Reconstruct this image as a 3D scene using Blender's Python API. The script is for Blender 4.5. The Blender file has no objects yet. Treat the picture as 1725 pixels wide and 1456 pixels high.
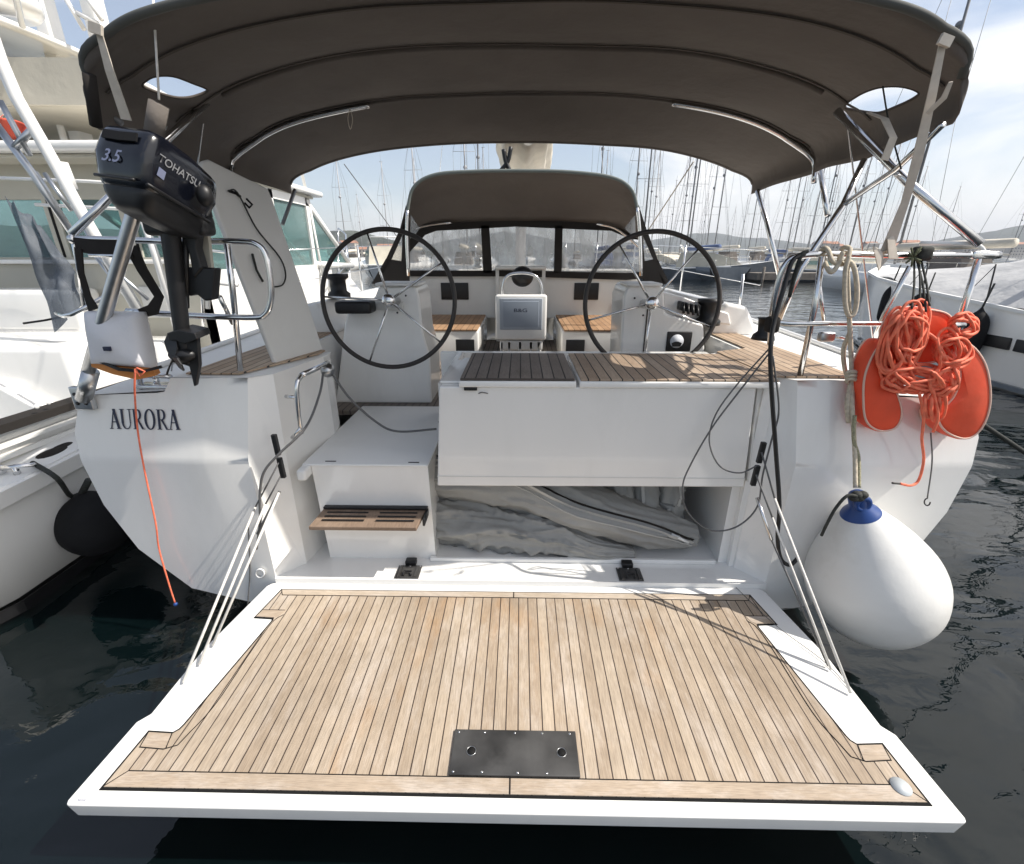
import bpy, bmesh, math, random
from mathutils import Vector, noise
random.seed(7)
R = math.radians
S = bpy.context.scene
COL = S.collection

# ------------------------------------------------------------------ camera
FPX, CU, CV, W0 = 780.0, 862.5, 728.0, 1725.0
PITCH = math.atan((CV - 428) / FPX); YAW = R(1.0)
CAM = Vector((0.0, 0.0, 1.65))
cam = bpy.data.cameras.new('camera'); cam_ob = bpy.data.objects.new('camera', cam); COL.objects.link(cam_ob)
cam.sensor_width = 36; cam.lens = 36 * FPX / W0; cam.clip_start = 0.05; cam.clip_end = 20000
cam_ob.location = CAM; cam_ob.rotation_euler = (R(90) - PITCH, 0, YAW)
S.camera = cam_ob

# ------------------------------------------------------------------ light
SUN = Vector((0.625, -0.052, 0.75)).normalized()
sun_el = math.asin(SUN.z); sun_az = math.atan2(SUN.x, SUN.y)
wd = bpy.data.worlds.new('World'); S.world = wd; wd.use_nodes = True
nt = wd.node_tree; nt.nodes.clear()
def wn(t, **k):
    n = nt.nodes.new(t)
    for a, b in k.items(): setattr(n, a, b)
    return n
wo = wn('ShaderNodeOutputWorld'); bg = wn('ShaderNodeBackground'); bg.inputs[1].default_value = 0.10
sky = wn('ShaderNodeTexSky', sky_type='NISHITA', sun_disc=False, sun_elevation=sun_el, sun_rotation=sun_az,
         air_density=1.0, dust_density=1.2, ozone_density=1.5)
tc = wn('ShaderNodeTexCoord'); mp = wn('ShaderNodeMapping'); mp.inputs['Scale'].default_value = (1, 1, 2.6)
mp.inputs['Location'].default_value = (3.1, 0.4, 0.2)
ns = wn('ShaderNodeTexNoise'); ns.inputs['Scale'].default_value = 2.2; ns.inputs['Detail'].default_value = 8; ns.inputs['Roughness'].default_value = 0.55
ns.inputs['Distortion'].default_value = 0.4
sx = wn('ShaderNodeSeparateXYZ')
ma = wn('ShaderNodeMath', operation='MULTIPLY_ADD'); ma.inputs[1].default_value = 0.26; 
cr = wn('ShaderNodeValToRGB'); cr.color_ramp.elements[0].position = 0.50; cr.color_ramp.elements[1].position = 0.72
cr.color_ramp.elements[0].color = (0.15, 0.15, 0.15, 1)
cr.color_ramp.elements[1].color = (0.9, 0.9, 0.9, 1)
mx = wn('ShaderNodeMix', data_type='RGBA'); mx.inputs['B'].default_value = (9.5, 9.25, 9.0, 1)
L = nt.links.new
L(tc.outputs['Generated'], mp.inputs[0]); L(mp.outputs[0], ns.inputs['Vector']); L(tc.outputs['Generated'], sx.inputs[0])
L(sx.outputs[0], ma.inputs[0]); L(ns.outputs[0], ma.inputs[2]); L(ma.outputs[0], cr.inputs[0])
L(cr.outputs[0], mx.inputs['Factor']); L(sky.outputs[0], mx.inputs['A']); L(mx.outputs['Result'], bg.inputs[0]); L(bg.outputs[0], wo.inputs[0])
sl = bpy.data.lights.new('sun', 'SUN'); sl.energy = 4.4; sl.angle = R(0.5); sl.color = (1.0, 0.945, 0.865)
so = bpy.data.objects.new('sun', sl); COL.objects.link(so); so.rotation_euler = SUN.to_track_quat('Z', 'Y').to_euler()
S.view_settings.view_transform = 'Standard'; S.view_settings.look = 'None'; S.view_settings.gamma = 1.0
S.view_settings.exposure = 0.54
S.cycles.max_bounces = 8; S.cycles.diffuse_bounces = 4; S.cycles.transparent_max_bounces = 12

WATER = -0.32
# ------------------------------------------------------------------ measuring: where a sight line meets a plane of the place
_f = Vector((-math.sin(YAW) * math.cos(PITCH), math.cos(YAW) * math.cos(PITCH), -math.sin(PITCH)))
_r = Vector((math.cos(YAW), math.sin(YAW), 0)); _u = _r.cross(_f)
def ray(u, v): return _f + (u - CU) / FPX * _r - (v - CV) / FPX * _u
def PY(u, v, y): d = ray(u, v); return CAM + d * ((y - CAM.y) / d.y)
def PZ(u, v, z): d = ray(u, v); return CAM + d * ((z - CAM.z) / d.z)
def PX(u, v, x): d = ray(u, v); return CAM + d * ((x - CAM.x) / d.x)
def PP(u, v, o, n): d = ray(u, v); return CAM + d * ((o - CAM).dot(n) / d.dot(n))

# ------------------------------------------------------------------ materials
def mat(name, col, rough=0.5, metal=0.0, var=0.0, vscale=4.0, bump=0.0, bscale=40.0, spec=0.5, coat=0.0, dirt=None, transl=0.0, bdist=0.01, stretch=(1, 1, 1)):
    m = bpy.data.materials.new(name); m.use_nodes = True; t = m.node_tree; b = t.nodes['Principled BSDF']
    b.inputs['Roughness'].default_value = rough; b.inputs['Metallic'].default_value = metal
    b.inputs['Specular IOR Level'].default_value = spec; b.inputs['Coat Weight'].default_value = coat; b.inputs['Coat Roughness'].default_value = 0.05
    g = t.nodes.new('ShaderNodeNewGeometry')
    mpn = t.nodes.new('ShaderNodeMapping'); mpn.inputs['Scale'].default_value = stretch; t.links.new(g.outputs['Position'], mpn.inputs[0])
    n = t.nodes.new('ShaderNodeTexNoise'); n.inputs['Scale'].default_value = vscale; n.inputs['Detail'].default_value = 6
    t.links.new(mpn.outputs[0], n.inputs['Vector'])
    r = t.nodes.new('ShaderNodeMapRange'); r.inputs[1].default_value = 0.3; r.inputs[2].default_value = 0.7
    r.inputs[3].default_value = 1 - var; r.inputs[4].default_value = 1 + var; t.links.new(n.outputs[0], r.inputs[0])
    mu = t.nodes.new('ShaderNodeVectorMath'); mu.operation = 'SCALE'; mu.inputs[0].default_value = col[:3]
    t.links.new(r.outputs[0], mu.inputs['Scale'])
    out = mu.outputs[0]
    if dirt:
        n2 = t.nodes.new('ShaderNodeTexNoise'); n2.inputs['Scale'].default_value = 1.7; n2.inputs['Detail'].default_value = 9; n2.inputs['Roughness'].default_value = 0.7
        t.links.new(mpn.outputs[0], n2.inputs['Vector'])
        r2 = t.nodes.new('ShaderNodeMapRange'); r2.inputs[1].default_value = 0.52; r2.inputs[2].default_value = 0.78; r2.inputs[4].default_value = dirt[3]
        t.links.new(n2.outputs[0], r2.inputs[0])
        mm = t.nodes.new('ShaderNodeMix'); mm.data_type = 'RGBA'; mm.inputs['B'].default_value = (*dirt[:3], 1)
        t.links.new(r2.outputs[0], mm.inputs['Factor']); t.links.new(out, mm.inputs['A']); out = mm.outputs['Result']
    t.links.new(out, b.inputs['Base Color'])
    n3 = t.nodes.new('ShaderNodeTexNoise'); n3.inputs['Scale'].default_value = vscale * 2.5; t.links.new(mpn.outputs[0], n3.inputs['Vector'])
    r3 = t.nodes.new('ShaderNodeMapRange'); r3.inputs[3].default_value = max(0.02, rough * 0.8); r3.inputs[4].default_value = min(1, rough * 1.25)
    t.links.new(n3.outputs[0], r3.inputs[0]); t.links.new(r3.outputs[0], b.inputs['Roughness'])
    if bump > 0:
        nb = t.nodes.new('ShaderNodeTexNoise'); nb.inputs['Scale'].default_value = bscale; nb.inputs['Detail'].default_value = 4
        t.links.new(mpn.outputs[0], nb.inputs['Vector'])
        bp = t.nodes.new('ShaderNodeBump'); bp.inputs['Strength'].default_value = bump; bp.inputs['Distance'].default_value = bdist
        t.links.new(nb.outputs[0], bp.inputs['Height']); t.links.new(bp.outputs[0], b.inputs['Normal'])
    if transl > 0:
        tr = t.nodes.new('ShaderNodeBsdfTranslucent'); tr.inputs[0].default_value = (*col[:3], 1)
        ms = t.nodes.new('ShaderNodeMixShader'); ms.inputs[0].default_value = transl
        t.links.new(b.outputs[0], ms.inputs[1]); t.links.new(tr.outputs[0], ms.inputs[2]); t.links.new(ms.outputs[0], t.nodes['Material Output'].inputs[0])
    return m

def teak(name, c1, c2, caulk, pitch, axis='x', off=0.0, lw=0.12, rough=0.6, stain=0.0, worn=0.35):
    """weathered teak: planks along the other axis, dark caulk lines, grain and grey wear"""
    m = bpy.data.materials.new(name); m.use_nodes = True; t = m.node_tree; b = t.nodes['Principled BSDF']; N = t.nodes.new; K = t.links.new
    b.inputs['Roughness'].default_value = rough; b.inputs['Specular IOR Level'].default_value = 0.3
    g = N('ShaderNodeNewGeometry'); s = N('ShaderNodeSeparateXYZ'); K(g.outputs['Position'], s.inputs[0])
    ax = s.outputs[0 if axis == 'x' else 1]
    a = N('ShaderNodeMath'); a.operation = 'MULTIPLY_ADD'; a.inputs[1].default_value = 1 / pitch; a.inputs[2].default_value = off + 100; K(ax, a.inputs[0])
    fr = N('ShaderNodeMath'); fr.operation = 'FRACT'; K(a.outputs[0], fr.inputs[0])
    fl = N('ShaderNodeMath'); fl.operation = 'FLOOR'; K(a.outputs[0], fl.inputs[0])
    wh = N('ShaderNodeTexWhiteNoise'); wh.noise_dimensions = '1D'; K(fl.outputs[0], wh.inputs['W'])
    mpn = N('ShaderNodeMapping'); mpn.inputs['Scale'].default_value = (22, 1.6, 22) if axis == 'x' else (1.6, 22, 22); K(g.outputs['Position'], mpn.inputs[0])
    ad = N('ShaderNodeVectorMath'); ad.operation = 'ADD'; K(mpn.outputs[0], ad.inputs[0]); K(wh.outputs['Color'], ad.inputs[1])
    gn = N('ShaderNodeTexNoise'); gn.inputs['Scale'].default_value = 5; gn.inputs['Detail'].default_value = 8; gn.inputs['Roughness'].default_value = 0.7; K(ad.outputs[0], gn.inputs['Vector'])
    mixv = N('ShaderNodeMath'); mixv.operation = 'MULTIPLY_ADD'; mixv.inputs[1].default_value = 0.7; K(wh.outputs['Value'], mixv.inputs[0])
    gsub = N('ShaderNodeMath'); gsub.operation = 'SUBTRACT'; gsub.inputs[1].default_value = 0.37; K(gn.outputs[0], gsub.inputs[0]); K(gsub.outputs[0], mixv.inputs[2])
    cm = N('ShaderNodeMix'); cm.data_type = 'RGBA'; cm.inputs['A'].default_value = (*c1, 1); cm.inputs['B'].default_value = (*c2, 1); K(mixv.outputs[0], cm.inputs['Factor'])
    # worn, bleached patches
    pn = N('ShaderNodeTexNoise'); pn.inputs['Scale'].default_value = 2.3; pn.inputs['Detail'].default_value = 10; pn.inputs['Roughness'].default_value = 0.75
    mp2 = N('ShaderNodeMapping'); mp2.inputs['Scale'].default_value = (3, 1, 3) if axis == 'x' else (1, 3, 3); K(g.outputs['Position'], mp2.inputs[0]); K(mp2.outputs[0], pn.inputs['Vector'])
    pr = N('ShaderNodeMapRange'); pr.inputs[1].default_value = 0.48; pr.inputs[2].default_value = 0.72; pr.inputs[4].default_value = worn; K(pn.outputs[0], pr.inputs[0])
    wm = N('ShaderNodeMix'); wm.data_type = 'RGBA'; wm.inputs['B'].default_value = (min(1, c2[0] * 1.18), min(1, c2[1] * 1.25), min(1, c2[2] * 1.4), 1)
    K(pr.outputs[0], wm.inputs['Factor']); K(cm.outputs['Result'], wm.inputs['A']); out = wm.outputs['Result']
    if stain > 0:
        sn = N('ShaderNodeTexNoise'); sn.inputs['Scale'].default_value = 1.9; sn.inputs['Detail'].default_value = 5; K(mp2.outputs[0], sn.inputs['Vector'])
        sn.noise_dimensions = '4D'; sn.inputs['W'].default_value = 4.2
        sr = N('ShaderNodeMapRange'); sr.inputs[1].default_value = 0.57; sr.inputs[2].default_value = 0.74; sr.inputs[4].default_value = stain; K(sn.outputs[0], sr.inputs[0])
        sm = N('ShaderNodeMix'); sm.data_type = 'RGBA'; sm.inputs['B'].default_value = (0.38, 0.22, 0.10, 1); K(sr.outputs[0], sm.inputs['Factor']); K(out, sm.inputs['A']); out = sm.outputs['Result']
    wn2 = N('ShaderNodeTexNoise'); wn2.inputs['Scale'].default_value = 1.1; wn2.inputs['Detail'].default_value = 9; wn2.inputs['Roughness'].default_value = 0.68; K(g.outputs['Position'], wn2.inputs['Vector'])
    wr2 = N('ShaderNodeMapRange'); wr2.inputs[1].default_value = 0.35; wr2.inputs[2].default_value = 0.65; wr2.inputs[3].default_value = 0.80; wr2.inputs[4].default_value = 1.14; K(wn2.outputs[0], wr2.inputs[0])
    ws2 = N('ShaderNodeVectorMath'); ws2.operation = 'SCALE'; K(out, ws2.inputs[0]); K(wr2.outputs[0], ws2.inputs['Scale']); out = ws2.outputs[0]
    # fine dark specks of grain
    fn = N('ShaderNodeTexNoise'); fn.inputs['Scale'].default_value = 14; fn.inputs['Detail'].default_value = 3; K(mpn.outputs[0], fn.inputs['Vector'])
    fr2 = N('ShaderNodeMapRange'); fr2.inputs[1].default_value = 0.3; fr2.inputs[2].default_value = 0.6; fr2.inputs[3].default_value = 0.8; fr2.inputs[4].default_value = 1.04; K(fn.outputs[0], fr2.inputs[0])
    fs = N('ShaderNodeVectorMath'); fs.operation = 'SCALE'; K(out, fs.inputs[0]); K(fr2.outputs[0], fs.inputs['Scale'])
    lt = N('ShaderNodeMath'); lt.operation = 'LESS_THAN'; lt.inputs[1].default_value = lw; K(fr.outputs[0], lt.inputs[0])
    cc = N('ShaderNodeMix'); cc.data_type = 'RGBA'; cc.inputs['B'].default_value = (*caulk, 1); K(lt.outputs[0], cc.inputs['Factor']); K(fs.outputs[0], cc.inputs['A'])
    K(cc.outputs['Result'], b.inputs['Base Color'])
    bp = N('ShaderNodeBump'); bp.inputs['Strength'].default_value = 0.3; bp.inputs['Distance'].default_value = 0.002; K(gn.outputs[0], bp.inputs['Height']); K(bp.outputs[0], b.inputs['Normal'])
    return m

M = {}
M['gel'] = mat('white_gelcoat', (0.835, 0.825, 0.795), 0.16, var=0.02, vscale=1.5, dirt=(0.66, 0.65, 0.61, 0.35), bump=0.05, bscale=3, coat=0.5, bdist=0.02, stretch=(2.2, 2.2, .7))
M['geldeck'] = mat('deck_gelcoat', (0.80, 0.80, 0.78), 0.45, var=0.03, vscale=3, dirt=(0.6, 0.585, 0.54, 0.4), bump=0.15, bscale=260, bdist=0.001)
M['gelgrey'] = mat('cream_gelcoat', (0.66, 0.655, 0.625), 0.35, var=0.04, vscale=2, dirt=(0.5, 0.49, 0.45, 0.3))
M['teakp'] = teak('platform_teak', (0.345, 0.265, 0.19), (0.49, 0.405, 0.312), (0.05, 0.035, 0.028), 0.0458, 'x', off=0.02, lw=0.10, stain=0.75, worn=.8)
M['teakm'] = teak('margin_teak', (0.40, 0.315, 0.235), (0.53, 0.445, 0.35), (0.5, 0.4, 0.3), 0.9, 'y', lw=0.0, worn=0.9)
M['teakd'] = teak('deck_teak', (0.34, 0.235, 0.155), (0.52, 0.40, 0.285), (0.012, 0.011, 0.01), 0.05, 'x', lw=0.11)
M['teakshade'] = teak('shade_toned_teak', (0.15, 0.125, 0.105), (0.24, 0.205, 0.175), (0.012, 0.011, 0.01), 0.0525, 'x', lw=0.11)  # darker copy of the bench teak, the bimini's shade put into its colour
M['teakseat'] = teak('seat_teak', (0.30, 0.17, 0.09), (0.45, 0.28, 0.16), (0.02, 0.015, 0.012), 0.06, 'x', lw=0.08)
M['caulk'] = mat('black_caulk', (0.014, 0.014, 0.014), 0.8, spec=0.1)
M['canvas'] = mat('taupe_canvas', (0.155, 0.138, 0.124), 0.95, var=0.12, vscale=1.6, bump=0.6, bscale=6, spec=0.15, transl=0.09, bdist=0.03)
M['seam'] = mat('canvas_seam', (0.09, 0.078, 0.069), 0.95, spec=0.1)
M['canvasd'] = mat('dark_canvas', (0.028, 0.025, 0.023), 0.9, var=0.1, vscale=3, spec=0.2)
M['steel'] = mat('stainless_steel', (0.72, 0.72, 0.72), 0.16, metal=1.0, var=0.05, vscale=20)
M['alu'] = mat('brushed_aluminium', (0.55, 0.56, 0.57), 0.32, metal=1.0, var=0.08, vscale=12)
M['black'] = mat('black_plastic', (0.007, 0.007, 0.008), 0.45, var=0.2, vscale=15)
M['blackr'] = mat('black_rubber', (0.009, 0.009, 0.010), 0.8, spec=0.25)
M['navy'] = mat('dark_navy_cowling', (0.0035, 0.0045, 0.0085), 0.2, var=0.15, vscale=6, coat=0.35)
M['leather'] = mat('wheel_leather', (0.035, 0.03, 0.027), 0.55, bump=0.2, bscale=90, bdist=0.001)
M['orange'] = mat('orange_vinyl', (0.80, 0.085, 0.03), 0.55, var=0.15, vscale=5, bump=0.35, bscale=9, bdist=0.012, dirt=(0.85, 0.20, 0.11, 0.35))
M['orope'] = mat('orange_rope', (0.85, 0.19, 0.10), 0.65, var=0.2, vscale=30, bump=0.6, bscale=320, bdist=0.002)
M['piping'] = mat('pale_piping', (0.72, 0.50, 0.40), 0.6)
M['fender'] = mat('white_vinyl', (0.74, 0.73, 0.70), 0.33, var=0.025, vscale=3, dirt=(0.50, 0.48, 0.42, 0.6), bump=0.12, bscale=22)
M['blue'] = mat('blue_vinyl', (0.012, 0.05, 0.20), 0.35, var=0.1)
M['ropew'] = mat('cream_rope', (0.56, 0.49, 0.38), 0.8, var=0.2, vscale=60, bump=0.8, bscale=260, bdist=0.003)
M['ropel'] = mat('white_line', (0.66, 0.64, 0.60), 0.7, var=0.12, vscale=50)
M['ropeg'] = mat('grey_cable', (0.11, 0.11, 0.11), 0.6)
M['roped'] = mat('dark_rope', (0.03, 0.032, 0.028), 0.85, var=0.4, vscale=90, bump=0.5, bscale=200, bdist=0.002)
M['strap'] = mat('webbing_strap', (0.62, 0.56, 0.48), 0.9, var=0.08, vscale=30, bump=0.3, bscale=150, bdist=0.001)
M['bag'] = mat('grey_cover_cloth', (0.34, 0.335, 0.315), 0.85, var=0.12, vscale=4, spec=0.25, bump=0.5, bscale=14, bdist=0.02)
M['bagl'] = mat('pale_zip_tape', (0.50, 0.49, 0.46), 0.8)
M['sail'] = mat('beige_sail_cover', (0.62, 0.57, 0.48), 0.9, var=0.1, vscale=3, bump=0.5, bscale=5, bdist=0.05)
M['ink'] = mat('navy_lettering', (0.012, 0.016, 0.045), 0.4)
M['inkw'] = mat('white_lettering', (0.62, 0.64, 0.68), 0.5)
M['inkd'] = mat('dulled_white_lettering', (0.20, 0.205, 0.215), 0.5)
M['inkb'] = mat('faded_blue_lettering', (0.16, 0.18, 0.27), 0.5)
M['screen'] = mat('plotter_cover', (0.36, 0.40, 0.46), 0.35, var=0.05)
M['whitebag'] = mat('white_pvc_cover', (0.66, 0.66, 0.68), 0.5, var=0.04, vscale=8, bump=0.4, bscale=10, bdist=0.015)
M['plate'] = mat('scuffed_steel_plate', (0.05, 0.049, 0.048), 0.42, metal=0.0, var=0.5, vscale=7, dirt=(0.13, 0.13, 0.125, 0.7))
M['tan'] = mat('beige_boat_canvas', (0.56, 0.52, 0.43), 0.9, var=0.08, vscale=2, bump=0.3, bscale=5, bdist=0.03)
M['beige'] = mat('beige_panel', (0.50, 0.48, 0.41), 0.5, var=0.06, vscale=1.2, dirt=(0.40, 0.37, 0.30, 0.4))
M['tarp'] = mat('grey_tarpaulin', (0.44, 0.44, 0.44), 0.8, var=0.08, vscale=1.5, bump=0.6, bscale=2.2, bdist=0.12)
M['bluecover'] = mat('faded_blue_cover', (0.10, 0.14, 0.26), 0.85, var=0.15)
M['flagr'] = mat('red_flag_cloth', (0.66, 0.12, 0.075), 0.8); M['flagw'] = mat('white_flag_cloth', (0.7, 0.66, 0.6), 0.8)
M['mastd'] = mat('anodised_mast', (0.20, 0.205, 0.215), 0.45, metal=0.3, var=0.1)
M['mastl'] = mat('painted_mast', (0.40, 0.40, 0.41), 0.5, var=0.1)
M['hulld'] = mat('navy_hull', (0.12, 0.14, 0.165), 0.2, var=0.1)
M['wood'] = mat('grey_dock_timber', (0.16, 0.14, 0.12), 0.85, var=0.3, vscale=2)
M['stone'] = mat('pale_plaster', (0.50, 0.46, 0.40), 0.85, var=0.15, vscale=0.1)
M['roof'] = mat('terracotta_roof', (0.36, 0.17, 0.10), 0.85, var=0.15)
M['hill'] = mat('scrub_hillside', (0.05, 0.058, 0.045), 0.95, var=0.5, vscale=0.02, bump=1.0, bscale=0.05, bdist=8, spec=0.1)
M['cleat'] = M['steel']

def glassmat(name, tint, milk, rough=0.05, dens=0.3, sc=9, st=(1, 1, 0.35)):
    m = bpy.data.materials.new(name); m.use_nodes = True; t = m.node_tree; b = t.nodes['Principled BSDF']
    b.inputs['Base Color'].default_value = (*milk, 1); b.inputs['Roughness'].default_value = rough
    tr = t.nodes.new('ShaderNodeBsdfTransparent'); tr.inputs[0].default_value = (*tint, 1)
    n = t.nodes.new('ShaderNodeTexNoise'); n.inputs['Scale'].default_value = sc; n.inputs['Detail'].default_value = 5
    g = t.nodes.new('ShaderNodeNewGeometry'); mp_ = t.nodes.new('ShaderNodeMapping'); mp_.inputs['Scale'].default_value = st
    t.links.new(g.outputs['Position'], mp_.inputs[0]); t.links.new(mp_.outputs[0], n.inputs['Vector'])
    r = t.nodes.new('ShaderNodeMapRange'); r.inputs[1].default_value = 0.3; r.inputs[2].default_value = 0.75; r.inputs[3].default_value = dens * 0.45; r.inputs[4].default_value = min(1, dens * 1.7)
    t.links.new(n.outputs[0], r.inputs[0])
    ms = t.nodes.new('ShaderNodeMixShader'); t.links.new(r.outputs[0], ms.inputs[0]); t.links.new(tr.outputs[0], ms.inputs[1]); t.links.new(b.outputs[0], ms.inputs[2])
    t.links.new(ms.outputs[0], t.nodes['Material Output'].inputs[0]); return m
M['vinyl'] = glassmat('clear_vinyl_window', (0.92, 0.92, 0.92), (0.62, 0.64, 0.64), 0.2, 0.32)
M['teal'] = glassmat('teal_window_glass', (0.66, 0.82, 0.81), (0.24, 0.33, 0.33), 0.03, 0.34, 1.3, (1, .6, 1.6))

# water
m = bpy.data.materials.new('harbour_water'); m.use_nodes = True; t = m.node_tree; b = t.nodes['Principled BSDF']
b.inputs['Base Color'].default_value = (0.0015, 0.0045, 0.005, 1); b.inputs['Roughness'].default_value = 0.02; b.inputs['IOR'].default_value = 1.5
g = t.nodes.new('ShaderNodeNewGeometry')
def wnoise(sc, det, stretch):
    mpn = t.nodes.new('ShaderNodeMapping'); mpn.inputs['Scale'].default_value = stretch; t.links.new(g.outputs['Position'], mpn.inputs[0])
    n = t.nodes.new('ShaderNodeTexNoise'); n.inputs['Scale'].default_value = sc; n.inputs['Detail'].default_value = det; n.inputs['Distortion'].default_value = 0.6
    t.links.new(mpn.outputs[0], n.inputs['Vector']); return n.outputs[0]
b1 = t.nodes.new('ShaderNodeBump'); b1.inputs['Strength'].default_value = 0.6; b1.inputs['Distance'].default_value = 0.09; t.links.new(wnoise(1.0, 2.5, (1.0, 1.6, 1)), b1.inputs['Height'])
b2 = t.nodes.new('ShaderNodeBump'); b2.inputs['Strength'].default_value = 0.13; b2.inputs['Distance'].default_value = 0.02; t.links.new(wnoise(7, 3, (1, 1.5, 1)), b2.inputs['Height'])
t.links.new(b1.outputs[0], b2.inputs['Normal']); t.links.new(b2.outputs[0], b.inputs['Normal'])
M['water'] = m

# ------------------------------------------------------------------ mesh helpers (world coordinates in, shifted to the thing's base)
def tag(o, label=None, cat=None, group=None, kind=None):
    if label: o['label'] = label
    if cat: o['category'] = cat
    if group: o['group'] = group
    if kind: o['kind'] = kind
    return o
def thing(name, label, cat, loc=(0, 0, 0), rz=0, group=None):
    o = bpy.data.objects.new(name, None); COL.objects.link(o); o.location = loc; o.rotation_euler = (0, 0, rz); o.empty_display_size = 0.1
    return tag(o, label, cat, group)
def base(o):
    v = Vector((0, 0, 0))
    while o is not None: v = v + Vector(o.location); o = o.parent
    return v

class MB:
    """collects shapes into one mesh"""
    def __init__(s): s.v = []; s.f = []; s.m = []; s.sm = []; s.mi = 0
    def add(s, vs, fs, smooth=False):
        k = len(s.v); s.v += [Vector(p) for p in vs]
        for f in fs: s.f.append([k + i for i in f]); s.m.append(s.mi); s.sm.append(smooth)
        return s
    def box(s, x0, x1, y0, y1, z0, z1):
        vs = [(x, y, z) for z in (z0, z1) for y in (y0, y1) for x in (x0, x1)]
        return s.add(vs, [(0, 2, 3, 1), (4, 5, 7, 6), (0, 1, 5, 4), (2, 6, 7, 3), (0, 4, 6, 2), (1, 3, 7, 5)])
    def rbox(s, x0, x1, y0, y1, z0, z1, r=0.01, seg=3):
        bm = bmesh.new(); bmesh.ops.create_cube(bm, size=1)
        for v in bm.verts: v.co = Vector(((x0 + x1) / 2 + v.co.x * (x1 - x0), (y0 + y1) / 2 + v.co.y * (y1 - y0), (z0 + z1) / 2 + v.co.z * (z1 - z0)))
        bmesh.ops.bevel(bm, geom=bm.edges[:], offset=r, segments=seg, affect='EDGES', profile=0.5)
        return s.addbm(bm)
    def addbm(s, bm, smooth=True):
        bm.verts.index_update(); s.add([v.co.copy() for v in bm.verts], [[v.index for v in f.verts] for f in bm.faces], smooth); bm.free(); return s
    def prism(s, poly, d):
        """closed polygon of 3D points pushed along vector d"""
        n = len(poly); poly = [Vector(p) for p in poly]; d = Vector(d)
        return s.add(poly + [p + d for p in poly], [list(range(n))[::-1], list(range(n, 2 * n))] + [(i, (i + 1) % n, n + (i + 1) % n, n + i) for i in range(n)])
    def tube(s, pts, r, seg=10, closed=False, smooth=0, caps=True):
        pts = [Vector(p) for p in pts]
        if smooth: pts = spline(pts, smooth, closed)
        n = len(pts); rr = r if isinstance(r, (list, tuple)) else [r] * n
        if len(rr) != n: rr = [rr[0] + (rr[-1] - rr[0]) * i / (n - 1) for i in range(n)]
        vs = []; prev = None
        for i, p in enumerate(pts):
            a = pts[(i - 1) % n] if (closed or i > 0) else p; c = pts[(i + 1) % n] if (closed or i < n - 1) else p
            t_ = (c - a)
            if t_.length < 1e-9: t_ = Vector((0, 0, 1))
            t_.normalize()
            if prev is None:
                ref = Vector((0, 0, 1)) if abs(t_.z) < 0.9 else Vector((1, 0, 0)); u = t_.cross(ref).normalized()
            else:
                u = prev - t_ * prev.dot(t_)
                u = u.normalized() if u.length > 1e-6 else t_.orthogonal().normalized()
            prev = u; w = t_.cross(u)
            for k in range(seg):
                an = 2 * math.pi * k / seg; vs.append(p + (u * math.cos(an) + w * math.sin(an)) * rr[i])
        fs = []
        for i in range(n if closed else n - 1):
            j = (i + 1) % n
            for k in range(seg): l = (k + 1) % seg; fs.append((i * seg + k, i * seg + l, j * seg + l, j * seg + k))
        if caps and not closed: fs.append(list(range(seg))[::-1]); fs.append([(n - 1) * seg + k for k in range(seg)])
        return s.add(vs, fs, True)
    def ribbon(s, pts, w, th, side):
        """flat strap along pts, width along 'side'"""
        pts = [Vector(p) for p in pts]; side = Vector(side).normalized(); vs = []
        for i, p in enumerate(pts):
            t_ = (pts[min(i + 1, len(pts) - 1)] - pts[max(i - 1, 0)]).normalized(); sd = (side - t_ * side.dot(t_)).normalized(); nn = t_.cross(sd)
            ww = w[i] if isinstance(w, (list, tuple)) else w
            for a, c in ((-1, -1), (1, -1), (1, 1), (-1, 1)): vs.append(p + sd * ww / 2 * a + nn * th / 2 * c)
        fs = [(0, 1, 2, 3), tuple(4 * (len(pts) - 1) + k for k in (3, 2, 1, 0))]
        for i in range(len(pts) - 1):
            for k in range(4): fs.append((4 * i + k, 4 * i + (k + 1) % 4, 4 * i + 4 + (k + 1) % 4, 4 * i + 4 + k))
        return s.add(vs, fs)
    def disc(s, c, n, r, h, seg=24, r2=None):
        n = Vector(n).normalized(); c = Vector(c); return s.tube([c, c + n * h], [r, r if r2 is None else r2], seg)
    def lathe(s, prof, c, seg=40, axis=None):
        c = Vector(c); vs = []; fs = []
        for r_, z_ in prof:
            for k in range(seg): a = 2 * math.pi * k / seg; vs.append(Vector((r_ * math.cos(a), r_ * math.sin(a), z_)))
        if axis:
            q = Vector((0, 0, 1)).rotation_difference(Vector(axis)); vs = [q @ v for v in vs]
        vs = [v + c for v in vs]
        for i in range(len(prof) - 1):
            for k in range(seg): l = (k + 1) % seg; fs.append((i * seg + k, i * seg + l, (i + 1) * seg + l, (i + 1) * seg + k))
        return s.add(vs, fs, True)
    def ball(s, c, r, sc=(1, 1, 1), u=16, v=10):
        c = Vector(c); prof = []
        vs = []; fs = []
        for i in range(v + 1):
            a = math.pi * i / v
            for k in range(u): p = 2 * math.pi * k / u; vs.append(c + Vector((r * sc[0] * math.sin(a) * math.cos(p), r * sc[1] * math.sin(a) * math.sin(p), r * sc[2] * math.cos(a))))
        for i in range(v):
            for k in range(u): l = (k + 1) % u; fs.append((i * u + k, (i + 1) * u + k, (i + 1) * u + l, i * u + l))
        return s.add(vs, fs, True)
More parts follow.
